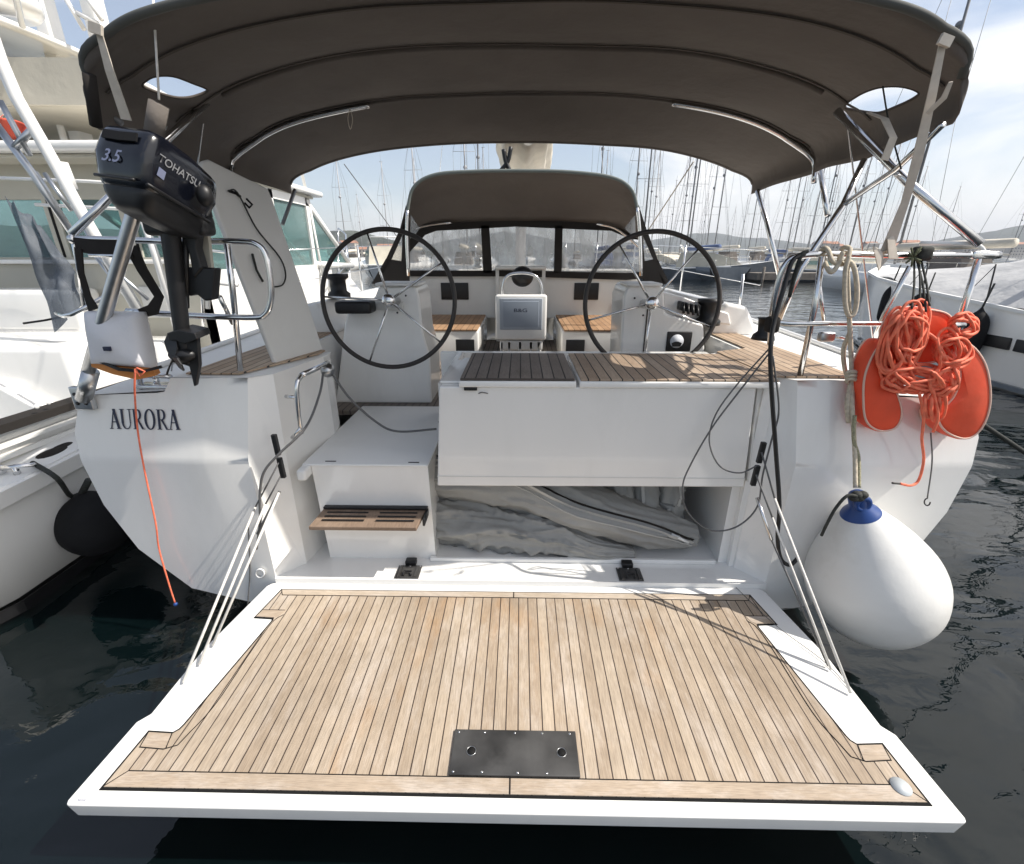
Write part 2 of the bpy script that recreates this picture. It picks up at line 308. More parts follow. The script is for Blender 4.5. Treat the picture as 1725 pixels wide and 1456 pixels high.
    def grid(s, fn, nu, nv, smooth=True, skip=None):
        vs = [fn(i / nu, j / nv) for j in range(nv + 1) for i in range(nu + 1)]
        fs = [(j * (nu + 1) + i, j * (nu + 1) + i + 1, (j + 1) * (nu + 1) + i + 1, (j + 1) * (nu + 1) + i) for j in range(nv) for i in range(nu) if not (skip and skip((i + .5) / nu, (j + .5) / nv))]
        return s.add(vs, fs, smooth)
    def split(s, name, mats, parent=None, **kw):
        """every loose piece becomes an object of its own"""
        n = len(s.v); par = list(range(n))
        def find(a):
            while par[a] != a: par[a] = par[par[a]]; a = par[a]
            return a
        for f in s.f:
            for i in f[1:]: par[find(i)] = find(f[0])
        comp = {}
        for i, f in enumerate(s.f): comp.setdefault(find(f[0]), []).append(i)
        out = []
        for fi in comp.values():
            m_ = MB(); idx = sorted({v for i in fi for v in s.f[i]}); mp_ = {v: k for k, v in enumerate(idx)}
            m_.v = [s.v[v] for v in idx]; m_.f = [[mp_[v] for v in s.f[i]] for i in fi]; m_.m = [s.m[i] for i in fi]; m_.sm = [s.sm[i] for i in fi]
            out.append(m_.build(name, mats, parent, **kw))
        return out
    def build(s, name, mats, parent=None, label=None, bevel=0, solid=0, flat=False):
        me = bpy.data.meshes.new(name); off = base(parent)
        me.from_pydata([tuple(p - off) for p in s.v], [], s.f)
        if not isinstance(mats, (list, tuple)): mats = [mats]
        for q in mats: me.materials.append(q)
        for i, p in enumerate(me.polygons): p.material_index = max(0, min(s.m[i], len(mats) - 1)); p.use_smooth = s.sm[i]
        bm = bmesh.new(); bm.from_mesh(me); bmesh.ops.remove_doubles(bm, verts=bm.verts[:], dist=1e-5)
        bmesh.ops.recalc_face_normals(bm, faces=bm.faces[:]); bm.to_mesh(me); bm.free(); me.update()
        o = bpy.data.objects.new(name, me); COL.objects.link(o)
        if parent is not None: o.parent = parent
        if bevel:
            md = o.modifiers.new('bevel', 'BEVEL'); md.width = bevel; md.segments = 3; md.limit_method = 'ANGLE'; md.angle_limit = R(35); md.harden_normals = False
            if not flat:
              for p in me.polygons: p.use_smooth = True
              w_ = o.modifiers.new('wn', 'WEIGHTED_NORMAL'); w_.keep_sharp = False
        if solid:
            md = o.modifiers.new('solid', 'SOLIDIFY'); md.thickness = solid; md.offset = 0
        if label: o['label'] = label
        return o

def spline(pts, k=6, closed=False):
    n = len(pts); out = []
    rng = range(n if closed else n - 1)
    for i in rng:
        p0 = pts[(i - 1) % n] if (closed or i > 0) else pts[0] * 2 - pts[1]
        p1 = pts[i]; p2 = pts[(i + 1) % n]
        p3 = pts[(i + 2) % n] if (closed or i + 2 < n) else p2 * 2 - p1
        for j in range(k):
            t_ = j / k
            out.append(0.5 * ((2 * p1) + (-p0 + p2) * t_ + (2 * p0 - 5 * p1 + 4 * p2 - p3) * t_ * t_ + (-p0 + 3 * p1 - 3 * p2 + p3) * t_ ** 3))
    if not closed: out.append(pts[-1].copy())
    return out
def lerp(a, b, t_): return a + (b - a) * t_
def interp(tab, x):
    if x <= tab[0][0]: return tab[0][1]
    for (a, p), (b_, q) in zip(tab, tab[1:]):
        if x <= b_: return p + (q - p) * (x - a) / (b_ - a)
    return tab[-1][1]
def bar(pts, r, name, mt, parent, smooth=6, seg=10, label=None): return MB().tube(pts, r, seg, smooth=smooth).build(name, mt, parent, label)

def text_mesh(txt, name, mt, parent, o, ux, uy, h, th=0.001, shear=0.0, sx=1.0):
    """sans lettering as mesh: o = lower left, ux / uy unit directions, h = capital height"""
    cu = bpy.data.curves.new('t', 'FONT'); cu.body = txt; cu.size = 1; cu.shear = shear; cu.offset = 0.012
    ob = bpy.data.objects.new('t', cu); COL.objects.link(ob); bpy.context.view_layer.update()
    me = bpy.data.meshes.new_from_object(ob.evaluated_get(bpy.context.evaluated_depsgraph_get())); bpy.data.objects.remove(ob)
    off = base(parent); o = Vector(o); ux = Vector(ux).normalized(); uy = Vector(uy).normalized(); k = h / 0.7
    for v in me.vertices: v.co = o + ux * v.co.x * k * sx + uy * v.co.y * k - off
    me.materials.clear(); me.materials.append(mt); me.name = name
    r_ = bpy.data.objects.new(name, me); COL.objects.link(r_); r_.parent = parent; return r_

# ================================================================== SETTING
wb = MB(); wb.grid(lambda a, c: Vector((-3000 + 6000 * a, -300 + 3250 * c, WATER)), 4, 4, False)
tag(wb.build('water', M['water']), kind='structure')

def hill(name, pts, depth, seed):
    """pts: (x, height) of the ridge at distance y, falls to the shore on both sides"""
    mb = MB(); y0 = depth; n = 90
    x0, x1 = pts[0][0], pts[-1][0]
    def fn(a, c):
        x = x0 + (x1 - x0) * a; h = interp(pts, x)
        prof = math.sin(math.pi * min(1, c * 0.98)) ** 0.8
        nz = noise.fractal(Vector((x * 0.006, c * 3, seed)), 1.0, 2.0, 6) * 0.16 + noise.noise(Vector((x * .03, c * 9, seed))) * 0.05
        return Vector((x, y0 + (c - 0.5) * abs(x1 - x0) * 0.3, WATER - 1 + max(0, h * prof * (1 + nz))))
    mb.grid(fn, n, 30)
    return tag(mb.build(name, M['hill']), kind='structure')
# ridges: (distance, left px, right px, profile px heights)
def hill_px(name, Y, prof, seed): hill(name, [((u - 876) / 838 * Y, max(0.0, (432 - v) / 838 * Y * 1.02)) for u, v in prof], Y, seed)
hill_px('hills', 620, [(440, 430), (500, 405), (560, 396), (600, 396), (640, 404), (680, 412), (720, 424), (760, 432)], 1.0)
hill_px('hills', 1900, [(640, 432), (720, 418), (790, 405), (850, 398), (905, 404), (950, 414), (1010, 420), (1080, 412), (1130, 402), (1190, 400), (1240, 407), (1300, 412), (1370, 419), (1460, 424), (1560, 428), (1640, 432)], 5.0)
hill_px('hills', 1300, [(1500, 432), (1600, 420), (1640, 400), (1700, 392), (1800, 388), (2000, 396), (2300, 415), (2600, 432)], 9.0)
hill_px('hills', 900, [(-900, 430), (-500, 395), (-100, 380), (200, 392), (400, 410), (480, 432)], 12.0)

# ================================================================== THE YACHT
YB = Vector((0, 2.0, WATER))
yacht = thing('sailing_yacht', 'white sailing yacht with a lowered teak swim platform, two wheels and a taupe bimini', 'yacht', YB)
prof = [PY(u, v, 2.08) for u, v in [(125, 640), (122, 690), (135, 770), (180, 850), (240, 920), (330, 985), (425, 1003)]]
HP = [(1.66, 1.10), (1.70, 1.035), (2.11, 1.01), (2.155, 0.95), (2.195, 0.83), (2.19, 0.68), (2.145, 0.44), (2.03, 0.18), (1.80, -0.07), (1.50, -0.155), (1.2, -0.2), (0.6, -0.28), (0.0, -0.31)]
ZD = 1.09   # deck
def tl(z): return 2.02 + 0.105 * max(0, z)     # lean of the transom
XO = [(-.155, 1.50), (-.07, 1.80), (.18, 2.03), (.44, 2.145), (.68, 2.19), (.83, 2.195), (.95, 2.155), (1.01, 2.11), (1.028, 1.74), (1.035, 1.70), (1.10, 1.66)]
XCR = [(-.155, 1.46), (.70, 1.545), (1.10, 1.50)]; XCN = [(0, 1.305), (.70, 1.335), (1.10, 1.30)]
def yout(z): return interp([(-.155, 2.045), (.18, 2.055), (.70, 2.085), (1.01, 2.135), (1.10, 2.13)], z)
def ysurf(x, z):
    x = abs(x); xo, xc, xn = interp(XO, z), interp(XCR, z), interp(XCN, z); yc = interp([(-.155, 2.04), (.70, 2.035), (1.10, 2.115)], z); yn = interp([(0, 2.02), (.70, 2.055), (1.10, 2.135)], z)
    if x < xc: return lerp(yn, yc, max(0, (x - xn) / max(.01, xc - xn)))
    return lerp(yc, lerp(yc, yout(z), .75), min(1, (x - xc) / .66))
# --- hull shell: transom profile swept to the bow
def beamf(y):
    t_ = (y - 2.0) / 12.0
    return 1.0 if t_ < .25 else max(0.0, 1 - ((t_ - .25) / .75) ** 2.3)
hb = MB(); st = [2.1, 2.6, 3.4, 4.6, 6, 7.5, 9, 10.5, 11.8, 12.8, 13.5, 13.95]
for sgn in (-1, 1):
    vs = []
    for y in st:
        k = beamf(y); sheer = 0.0 + 0.028 * (y - 2.1)
        for x, z in HP[2:]:
            zz = z + sheer if z > .5 else z - 0.35 * math.sin(math.pi * min(1, (y - 2.1) / 9))
            if z <= 0 and y > 2.1: zz -= 0.1
            fl = 0.0 if z > .5 else (0.5 - z) * 0.25 * (y - 2.1) / 12
            vs.append((sgn * max(0.004, x * k - fl * k) if x > 0 else 0, y + (0.35 * (z + .3) if y > 13 else 0) + (ysurf(x, z) - 2.1 if y == 2.1 else 0), zz))
    n = len(HP) - 2
    hb.add(vs, [(i * n + j, i * n + j + 1, (i + 1) * n + j + 1, (i + 1) * n + j) for i in range(len(st) - 1) for j in range(n - 1)], True)
hull = hb.build('hull', M['gel'], yacht)
# --- transom quarters with their creases
tb = MB()
CORN = [(1.30, 2.135, 1.10), (1.335, 2.055, 0.70), (1.305, 2.02, 0.0)]
CREA = [(1.50, 2.115, 1.10), (1.545, 2.035, 0.70), (1.46, 2.04, -0.155)]
def quarter(sg):
    mir = lambda p: Vector((p[0] * sg, p[1], p[2]))
    zr = [1.10, 1.06, 1.035, 1.028, 1.01, .98, .95, .89, .83, .77, .72, .70, .68, .6, .52, .44, .35, .26, .18, .10, .02, -.07, -.115, -.155]
    def row(z):
        xo = interp(XO, z); xc = min(xo - .02, interp(XCR, z)); xn = min(xc - .02, interp(XCN, z)); o = [xn, (xn + xc) / 2, xc - .012, xc + .012]
        return [Vector((sg * x, ysurf(x, z), z)) for x in o + [lerp(xc + .012, xo, k / 6) for k in range(1, 7)]]
    rows = [row(z) for z in zr]
    for a, b_ in zip(rows, rows[1:]):
        for i in range(9): tb.add([a[i], a[i + 1], b_[i + 1], b_[i]], [(0, 1, 2, 3)], True)
    # return wall running forward into the cockpit passage
    inn = [(1.13, 2.62, 1.10), (1.12, 2.60, 0.70), (1.12, 2.55, 0.0)]
    mid = [(1.21, 2.2, 1.10), (1.20, 2.16, 0.70), (1.19, 2.14, 0.0)]
    P = [[mir(p) for p in CORN], [mir(p) for p in mid], [mir(p) for p in inn]]
    P += [[mir((1.14, 2.74, z)) for z in (1.10, .70, 0.0)], [mir((1.36, 2.84, z)) for z in (1.10, .70, 0.0)], [mir((1.36, 3.6, z)) for z in (1.10, .70, 0.0)]]
    for a, b_ in zip(P, P[1:]):
        for k in range(2): tb.add([a[k], a[k + 1], b_[k + 1], b_[k]], [(0, 1, 2, 3)])
    tb.add([mir((1.305, 2.02, 0)), mir((1.305, 2.02, -.17)), mir((1.1, 2.03, -.2)), mir((1.1, 2.03, 0))], [(0, 1, 2, 3)])
quarter(-1); quarter(1)
# skirt under the floor
tb.add([(-1.46, 2.04, -.155), (1.46, 2.04, -.155), (0.6, 2.04, -.28), (-.6, 2.04, -.28)], [(0, 1, 2, 3)])
tb.add([(-1.305, 2.02, 0), (1.305, 2.02, 0), (1.46, 2.04, -.155), (-1.46, 2.04, -.155)], [(0, 1, 2, 3)])
transom = tb.build('transom', M['gel'], yacht)
# --- floor behind the platform, garage recess
fb = MB(); fb.box(-1.305, 1.305, 2.010, 2.022, -0.12, 0.0278); fb.add([(-1.31, 2.02, 0.028), (1.31, 2.02, 0.028), (1.19, 2.16, 0.03), (1.12, 3.1, 0.05), (-1.12, 3.1, 0.05), (-1.19, 2.16, 0.03)], [range(6)])
fb.box(-0.52, 1.13, 3.0, 3.05, 0.0, 1.05)
fb.build('stern_floor', M['gel'], yacht)
# raised edge strip of the floor
MB().box(-0.50, 1.10, 2.165, 2.19, 0.03, 0.055).build('floor_lip', M['gel'], yacht, bevel=0.006)

# --- deck
db = MB()
def deckz(x): return 1.10 if x <= 1.66 else (1.035 if x < 2.0 else 1.01)
for sg in (-1, 1):
    rows = []
    for y in [2.125, 2.2, 2.62, 2.74, 2.84, 3.25, 4.6, 5.9, 6.2]:
        xi = interp([(2.12, 1.30), (2.2, 1.21), (2.62, 1.13), (3.25, 1.12), (3.4, 1.30), (9, 1.3)], y) if y < 5.95 else 0.0
        if 2.8 < y < 5.95: xi = 1.36
        k = beamf(y); sh = 0.028 * (y - 2.1)
        rows.append([Vector((sg * xi, y, 1.10)), Vector((sg * 1.66, y, 1.10)), Vector((sg * 1.70, y, 1.035 + sh * .6)), Vector((sg * 2.11 * k, y, 1.01 + sh))])
    for a, b_ in zip(rows, rows[1:]):
        for i in range(3): db.add([a[i], a[i + 1], b_[i + 1], b_[i]], [(0, 1, 2, 3)])
# foredeck
for a, b_ in zip(st[4:], st[5:]):
    k0, k1 = beamf(a), beamf(b_)
    db.add([(-2.11 * k0, a, 1.01 + .028 * (a - 2.1)), (2.11 * k0, a, 1.01 + .028 * (a - 2.1)), (2.11 * k1, b_, 1.01 + .028 * (b_ - 2.1)), (-2.11 * k1, b_, 1.01 + .028 * (b_ - 2.1))], [(0, 1, 2, 3)])
db.build('deck', M['geldeck'], yacht)
# toe rails
for sg in (-1, 1):
    MB().tube([(sg * 2.11 * beamf(y), y, 1.025 + .028 * (y - 2.1)) for y in (2.6, 3.5, 5, 6.5, 8, 9.5, 11, 12.4)], 0.018, 8, smooth=4).build('toe_rail', M['gel'], yacht)
# teak on both aft decks
for sg in (-1, 1):
    if sg > 0: pl = [(1.20, 2.155), (1.58, 2.155), (1.60, 2.6), (1.58, 3.3), (1.56, 4.2), (1.385, 4.2), (1.385, 2.86), (1.165, 2.75), (1.165, 2.62)]
    else: pl = [(-1.36, 2.17), (-1.62, 2.17), (-1.62, 2.6), (-1.60, 3.3), (-1.56, 4.6), (-1.39, 4.6), (-1.39, 2.86), (-1.17, 2.75), (-1.17, 2.64)]
    MB().prism([(x, y, 1.104) for x, y in pl], (0, 0, 0.008)).build('teak_deck', M['teakd'], yacht)
# mooring fairlead blocks on the quarters
for sg in (-1, 1):
    c = MB(); c.rbox(sg * 1.80 - .09, sg * 1.80 + .09, 2.16, 2.24, 1.03, 1.05, .008); c.tube([(sg * 1.72, 2.2, 1.085), (sg * 1.80, 2.2, 1.09), (sg * 1.88, 2.2, 1.085)], 0.012, 8)
    c.tube([(sg * 1.80, 2.2, 1.04), (sg * 1.80, 2.2, 1.09)], .014, 8); c.build('cleat', M['steel'], yacht)

# --- swim platform
CXP = -0.025
def mirx(pts): return [(CXP - x, y) for x, y in pts] + [(CXP + x, y) for x, y in reversed(pts)]
pout = [(1.402, .945), (1.418, .932)]
left = [(1.425, .932), (1.432, .945), (1.418, 1.215), (1.388, 1.25), (1.385, 1.56), (1.318, 1.985), (1.30, 2.008), (1.28, 2.012)]
# order: near-left corner going far, then across and back
poly = [(CXP - x, y) for x, y in left] + [(CXP + x, y) for x, y in reversed(left)]
plat = MB(); n = len(poly)
top = [(x, y, 0.0) for x, y in poly]; bot = [(CXP + (x - CXP) * .988, y + (0.003 if y < 1 else 0), -0.062) for x, y in poly]
plat.add(top + bot, [list(range(n)), list(range(n, 2 * n))[::-1]] + [(i, (i + 1) % n, n + (i + 1) % n, n + i) for i in range(n)])
platform = plat.build('swim_platform', M['gel'], yacht, bevel=0.007)
tleft = [(1.345, .985), (1.335, 1.172), (1.245, 1.168), (1.228, 1.185), (1.222, 1.205), (1.155, 1.735), (1.16, 1.752), (1.25, 1.758), (1.218, 1.95)]
tp = [(CXP - x, y) for x, y in tleft] + [(CXP + x, y) for x, y in reversed(tleft)]
def outset(pl, d):
    out = []; n = len(pl)
    for i in range(n):
        a, p, b_ = Vector(pl[i - 1]), Vector(pl[i]), Vector(pl[(i + 1) % n])
        e1 = (p - a).normalized(); e2 = (b_ - p).normalized(); n1 = Vector((-e1.y, e1.x)); n2 = Vector((-e2.y, e2.x)); q = (n1 + n2)
        if q.length < 1e-4: q = n1
        q.normalize(); k = max(0.5, q.dot(n1)); out.append((p.x + q.x * d / k, p.y + q.y * d / k))
    return out
MB().prism([(x, y, .0006) for x, y in outset(tp, .009)], (0, 0, .0012)).build('caulk_seam', M['caulk'], platform)
MB().prism([(x, y, .0021) for x, y in tp], (0, 0, .0021)).build('teak_planks', M['teakp'], platform)
# margin boards
mg = MB(); zt = 0.0045
def board(p, h=0.0014, cz=zt): mg.prism([(x, y, cz) for x, y in p], (0, 0, h))
kb = MB()
def kline(p, w=0.0032):
    for (a, b_) in zip(p, p[1:]):
        a = Vector((*a, zt)); b_ = Vector((*b_, zt)); d = (b_ - a).normalized(); q = Vector((-d.y, d.x, 0)) * w / 2
        kb.prism([a - q, b_ - q, b_ + q, a + q], (0, 0, .0019))
board([(CXP - 1.345, .985), (CXP - 1.30, 1.034), (CXP - .003, 1.034), (CXP - .003, .985)]); board([(CXP + 1.345, .985), (CXP + 1.30, 1.034), (CXP + .003, 1.034), (CXP + .003, .985)])
kline([(CXP - 1.345, .985), (CXP - 1.30, 1.036), (CXP + 1.30, 1.036), (CXP + 1.345, .985)]); kline([(CXP, .985), (CXP, 1.036)])
board([(CXP - 1.20, 1.912), (CXP - 1.218, 1.95), (CXP - .003, 1.95), (CXP - .003, 1.912)]); board([(CXP + 1.20, 1.912), (CXP + 1.218, 1.95), (CXP + .003, 1.95), (CXP + .003, 1.912)])
kline([(CXP - 1.218, 1.95), (CXP - 1.195, 1.910), (CXP + 1.195, 1.910), (CXP + 1.218, 1.95)]); kline([(CXP, 1.91), (CXP, 1.95)])
for s_ in (-1, 1):
    X_ = lambda x: CXP + s_ * x
    board([(X_(1.335), 1.172), (X_(1.325), 1.118), (X_(1.235), 1.112), (X_(1.228), 1.125), (X_(1.245), 1.168)]); kline([(X_(1.327), 1.117), (X_(1.235), 1.111)])
    kline([(X_(1.335), 1.172), (X_(1.325), 1.118)]); kline([(X_(1.245), 1.168), (X_(1.228), 1.112)])
    board([(X_(1.25), 1.758), (X_(1.16), 1.752), (X_(1.14), 1.765), (X_(1.13), 1.80), (X_(1.24), 1.80)]); kline([(X_(1.24), 1.802), (X_(1.13), 1.802)])
    arc = [(X_(CXP - p.x), p.y) for p in spline([PZ(u, v, .0) for u, v in [(300, 1257), (318, 1238), (365, 1186), (424, 1098), (459, 1050), (478, 1037)]], 6)]
    kline([(X_(1.235), 1.111)] + arc, .0026)
mg.split('margin_board', M['teakm'], platform); kb.build('caulk_line', M['caulk'], platform)
# dark steel gangway plate with two sockets
gp = MB(); gp.rbox(-0.232, 0.212, 1.038, 1.198, 0.005, 0.014, .003); g_ = gp.build('gangway_plate', M['plate'], platform)
for x in (-.163, .155):
    MB().disc((x, 1.118, .0135), (0, 0, 1), .0165, .0012).build('socket', M['caulk'], platform)
    MB().tube([(x + .016 * math.cos(a), 1.118 + .016 * math.sin(a), 0.0146) for a in [i * math.pi / 10 for i in range(20)]], .0009, 6, closed=True).build('socket_rim', M['alu'], platform)
for k in range(9):
    x, y = [(-.215, 1.187), (-.12, 1.187), (-.01, 1.187), (.09, 1.187), (.19, 1.187), (-.218, 1.048), (-.12, 1.048), (0, 1.048), (.10, 1.048)][k]
    MB().ball((x, y, .0138), .0045, (1, 1, .5), 8, 6).build('screw', M['steel'], platform)
MB().disc((1.268, 1.030, .006), (0, 0, 1), .030, .003).build('deck_light', mat('frosted_lens', (.42, .45, .47), .5), platform)
lab = MB()
# small maker's mark at the near left corner of the platform
text_mesh('hanse', 'maker_mark', M['inkb'], platform, (-1.425, .943, .0006), (1, 0, 0), (0, 1, 0), 0.009, shear=.2)
# hinges
for x, yy in ((-.60, 2.075), (0.60, 2.075)):
    h = MB(); h.rbox(x - .065, x + .065, 2.018, 2.125, .029, .037, .003)
    for a in (-.045, .045): h.box(x + a - .006, x + a + .006, 2.02, 2.11, .037, .045)
    hg = h.build('hinge', M['plate'], yacht)
    k = MB(); k.tube([(x - .02, 2.03, .043), (x - .02, 2.055, .05), (x + .02, 2.055, .05), (x + .02, 2.03, .043)], .006, 6)
    k.rbox(x - .03, x + .03, 2.12, 2.165, .032, .062, .006); k.split('hinge_pin', M['black'], hg)
    for a in (-.055, 0, .055):
        MB().ball((x + a, 2.115, .038), .005, (1, 1, .5), 8, 6).build('screw', M['steel'], hg)

# --- port steps
def col3(a): return [Vector(p) for p in a]
sb = MB()
xa, xb = -1.085, -0.475
sb.add(col3([(xa, 2.17, .62), (xb, 2.17, .62), (xb + .004, 2.195, .03), (xa + .008, 2.195, .03)]), [(0, 1, 2, 3)])
sb.add(col3([(xb, 2.17, .62), (xb, 3.12, .62), (xb, 3.12, .03), (xb + .004, 2.195, .03)]), [(0, 1, 2, 3)])
sb.add(col3([(xa, 2.17, .62), (xa, 3.12, .62), (xa, 3.12, .03), (xa + .008, 2.195, .03)]), [(0, 1, 2, 3)])
sb.build('step_block', M['gel'], yacht)
tr = MB(); tr.rbox(xa - .045, xb + .002, 2.165, 3.15, .618, .632, .005); tr.rbox(xa - .05, xa - .003, 2.10, 2.5, .565, .625, .012)
tr.build('step_tread', M['geldeck'], yacht)
for (u, v, w) in ((557, 777, 18), (697, 779, 18), (745, 711, 8)):
    p = PZ(u, v, .634); MB().box(p.x - .028, p.x + .028, p.y - .003, p.y + .003, .632, .635).build('latch', M['black'], yacht)
# folding teak step
fs_ = MB(); p0 = [(-1.055, 2.178, .345), (-0.50, 2.178, .345), (-.52, 2.005, .335), (-1.07, 2.005, .335)]
fs_.prism(p0, (0, 0, .022)); fstep = fs_.build('folding_step', teak('step_teak', (0.20, 0.14, 0.10), (0.34, 0.25, 0.18), (.03, .02, .02), 0.9, 'x', lw=0), yacht, bevel=.004)
for k in range(3):
    for (a, b_) in ((-1.02, -.80), (-.74, -.54)):
        y = 2.05 + .038 * k; MB().rbox(a, b_, y, y + .010, .3655, .3685, .0008).build('groove', M['black'], fstep)
MB().rbox(-1.05, -.49, 2.150, 2.178, .372, .385, .004).build('hinge_bar', M['black'], fstep)
MB().rbox(-.500, -.488, 2.06, 2.176, .33, .37, .003).build('bracket', M['black'], fstep)

# --- garage door panel (white) with bench on top
pb = MB()
pb.add(col3([(-.424, 2.130, .528), (1.150, 2.130, .535), (1.100, 2.100, 1.068), (-.380, 2.100, 1.068),
             (-.424, 2.15, .528), (1.150, 2.15, .535), (1.100, 2.17, 1.068), (-.380, 2.17, 1.068)]),
       [(0, 1, 2, 3), (7, 6, 5, 4), (0, 4, 5, 1), (2, 6, 7, 3), (0, 3, 7, 4), (1, 5, 6, 2)])
door = pb.build('garage_door', M['gel'], yacht, bevel=.009)
MB().box(-.420, 1.145, 2.1245, 2.130, .585, .589).build('door_seam', M['gelgrey'], door)
k = MB(); k.tube([PY(806, 663, 2.102), PY(812, 661, 2.095), PY(822, 663, 2.102)], .0022, 6); k.build('catch', M['black'], door)
MB().prism([(1.118, 2.125, 1.06), (1.126, 2.125, 1.06), (1.166, 2.125, .57), (1.158, 2.125, .57)], (0, .05, 0)).build('door_gap', M['gelgrey'], yacht)
bb = MB(); bb.box(1.165, 1.22, 2.155, 2.19, .03, 1.085); bb.box(1.09, 1.168, 2.165, 2.188, .545, 1.075); bb.box(-.385, 1.20, 2.19, 2.70, 1.00, 1.066)
bb.box(-.40, -.37, 2.19, 3.0, .62, 1.06); bb.box(1.12, 1.2, 2.19, 3.0, .03, 1.06)
bb.build('bench_frame', M['gel'], yacht)
l1 = MB(); l1.rbox(-.285, .262, 2.088, 2.705, 1.068, 1.098, .006); lid = l1.build('bench_lid', M['gel'], yacht)
MB().rbox(-.280, .257, 2.096, 2.70, 1.0985, 1.108, .003).build('bench_planks', M['teakshade'], lid)
MB().rbox(-.275, .252, 2.093, 2.105, 1.0995, 1.1095, .002).build('bench_margin', M['seam'], lid)
l2 = MB(); l2.rbox(.278, 1.20, 2.088, 2.705, 1.068, 1.098, .006); lid2 = l2.build('bench_lid', M['gel'], yacht, label='wide bench lid, partly in sunlight')
MB().rbox(.283, 1.195, 2.096, 2.70, 1.0985, 1.108, .003).build('bench_planks', teak('sun_toned_bench_teak', (0.31, 0.22, 0.15), (0.48, 0.375, 0.28), (0.012, 0.011, 0.01), 0.0525, 'x', lw=0.11), lid2)  # lighter copy of the bench teak, sunlight put into its colour
MB().rbox(-.262, -.20, 2.089, 2.12, 1.052, 1.068, .003).build('lid_catch', M['black'], yacht)
wedge = MB(); wedge.prism([(-.385, 2.16, 1.068), (-.292, 2.16, 1.068), (-.292, 2.7, 1.068), (-.33, 2.7, 1.068)], (0, 0, .012)); wedge.build('bench_corner', M['gel'], yacht, bevel=.004)

# --- cockpit sole and sides
cb = MB(); cb.box(-1.36, 1.36, 3.1, 6.0, .58, .615); cb.build('cockpit_floor', M['teakshade'], yacht)
sd = MB()
for sg in (-1, 1):
    sd.box(min(sg * 1.30, sg * 1.34), max(sg * 1.30, sg * 1.34), 3.9, 5.95, .6, 1.12)
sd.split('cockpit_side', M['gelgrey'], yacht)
# cockpit seats running fore and aft, teak topped
for sg in (-1, 1):
    s_ = MB(); a, b_ = sorted((sg * .42, sg * 1.30)); s_.rbox(a, b_, 4.72, 5.93, .60, .925, .02); seat = s_.build('cockpit_seat', M['gel'], yacht)
    MB().rbox(a + .02, b_ - .01, 4.70, 5.9, .926, .945, .006).build('seat_planks', M['teakseat'], seat)
    x = sg * .56; MB().rbox(x - .095, x + .095, 4.706, 4.722, .63, .84, .006).build('locker_grille', M['black'], seat)
# bulkhead under the sprayhood and coach roof
bk = MB(); yb = 5.95
for sg in (-1, 1):
    a, b_ = sorted((sg * .30, sg * 1.35)); bk.box(a, b_, yb, yb + .05, .9, 1.46)
bk.box(-.30, -.26, yb - .06, yb + .05, .6, 1.48); bk.box(.26, .30, yb - .06, yb + .05, .6, 1.48)
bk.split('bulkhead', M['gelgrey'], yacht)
rf = MB(); rf.prism([(-1.42, 5.96, 1.40), (-1.35, 5.96, 1.475), (1.35, 5.96, 1.475), (1.42, 5.96, 1.40), (1.5, 5.96, 1.1), (-1.5, 5.96, 1.1)], (0, .35, 0))
rf.add(col3([(-1.42, 6.31, 1.40), (-1.35, 6.31, 1.475), (1.35, 6.31, 1.475), (1.42, 6.31, 1.40), (1.5, 6.31, 1.1), (-1.5, 6.31, 1.1), (-.7, 10.6, 1.28), (-.6, 10.4, 1.36), (.6, 10.4, 1.36), (.7, 10.6, 1.28), (.8, 10.8, 1.2), (-.8, 10.8, 1.2)]),
       [(0, 1, 7, 6), (1, 2, 8, 7), (2, 3, 9, 8), (3, 4, 10, 9), (0, 6, 11, 5), (6, 7, 8, 9, 10, 11)])
rf.build('coach_roof', M['gel'], yacht, bevel=.02)
# companionway opening
MB().box(-.26, .26, yb + .051, yb + .07, .62, 1.47).build('companionway', M['black'], yacht)
MB().rbox(-.30, .30, 5.80, 6.2, 1.475, 1.52, .015).build('sliding_hatch', M['gelgrey'], yacht)
for sg in (-1, 1):
    x = sg * .80; MB().rbox(x - .16 + .02 * sg, x + .16, yb - .014, yb + .002, 1.12, 1.32, .006).build('speaker_grille', M['black'], yacht)
# winches on the coach roof
for sg in (-1, 1):
    wv = MB(); wv.lathe([(.0, 0), (.07, 0), (.072, .03), (.05, .05), (.048, .09), (.062, .11), (.06, .125), (0, .13)], (sg * .52, 6.05, 1.478), 20); wv.build('winch', M['steel'], yacht)
# cockpit table with plotter pod
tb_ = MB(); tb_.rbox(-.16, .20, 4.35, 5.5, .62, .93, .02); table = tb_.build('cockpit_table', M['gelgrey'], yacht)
pa_, pb2 = PY(835, 573, 4.22), PY(922, 497, 4.22)
MB().rbox(pa_.x, pb2.x, 4.22, 4.34, pa_.z, pb2.z, .022).build('plotter_pod', M['gel'], table)
MB().rbox(-.20, .24, 4.345, 5.55, .93, 1.02, .02).build('table_top', M['gel'], table)
qa, qb = PY(842, 590, 4.25), PY(914, 574, 4.25); MB().rbox(qa.x, qb.x, 4.25, 4.35, qa.z, qb.z - .002, .012).build('pod_foot', M['gelgrey'], table)
qa, qb = PY(842, 556, 4.21), PY(914, 503, 4.21); MB().rbox(qa.x, qb.x, 4.208, 4.222, qa.z, qb.z, .007).build('plotter_screen', M['screen'], table)
qa, qb = PY(848, 551, 4.2), PY(908, 508, 4.2); MB().rbox(qa.x, qb.x, 4.203, 4.209, qa.z, qb.z, .003).build('plotter_cover', mat('plotter_face', (.30, .34, .40), .3), table)
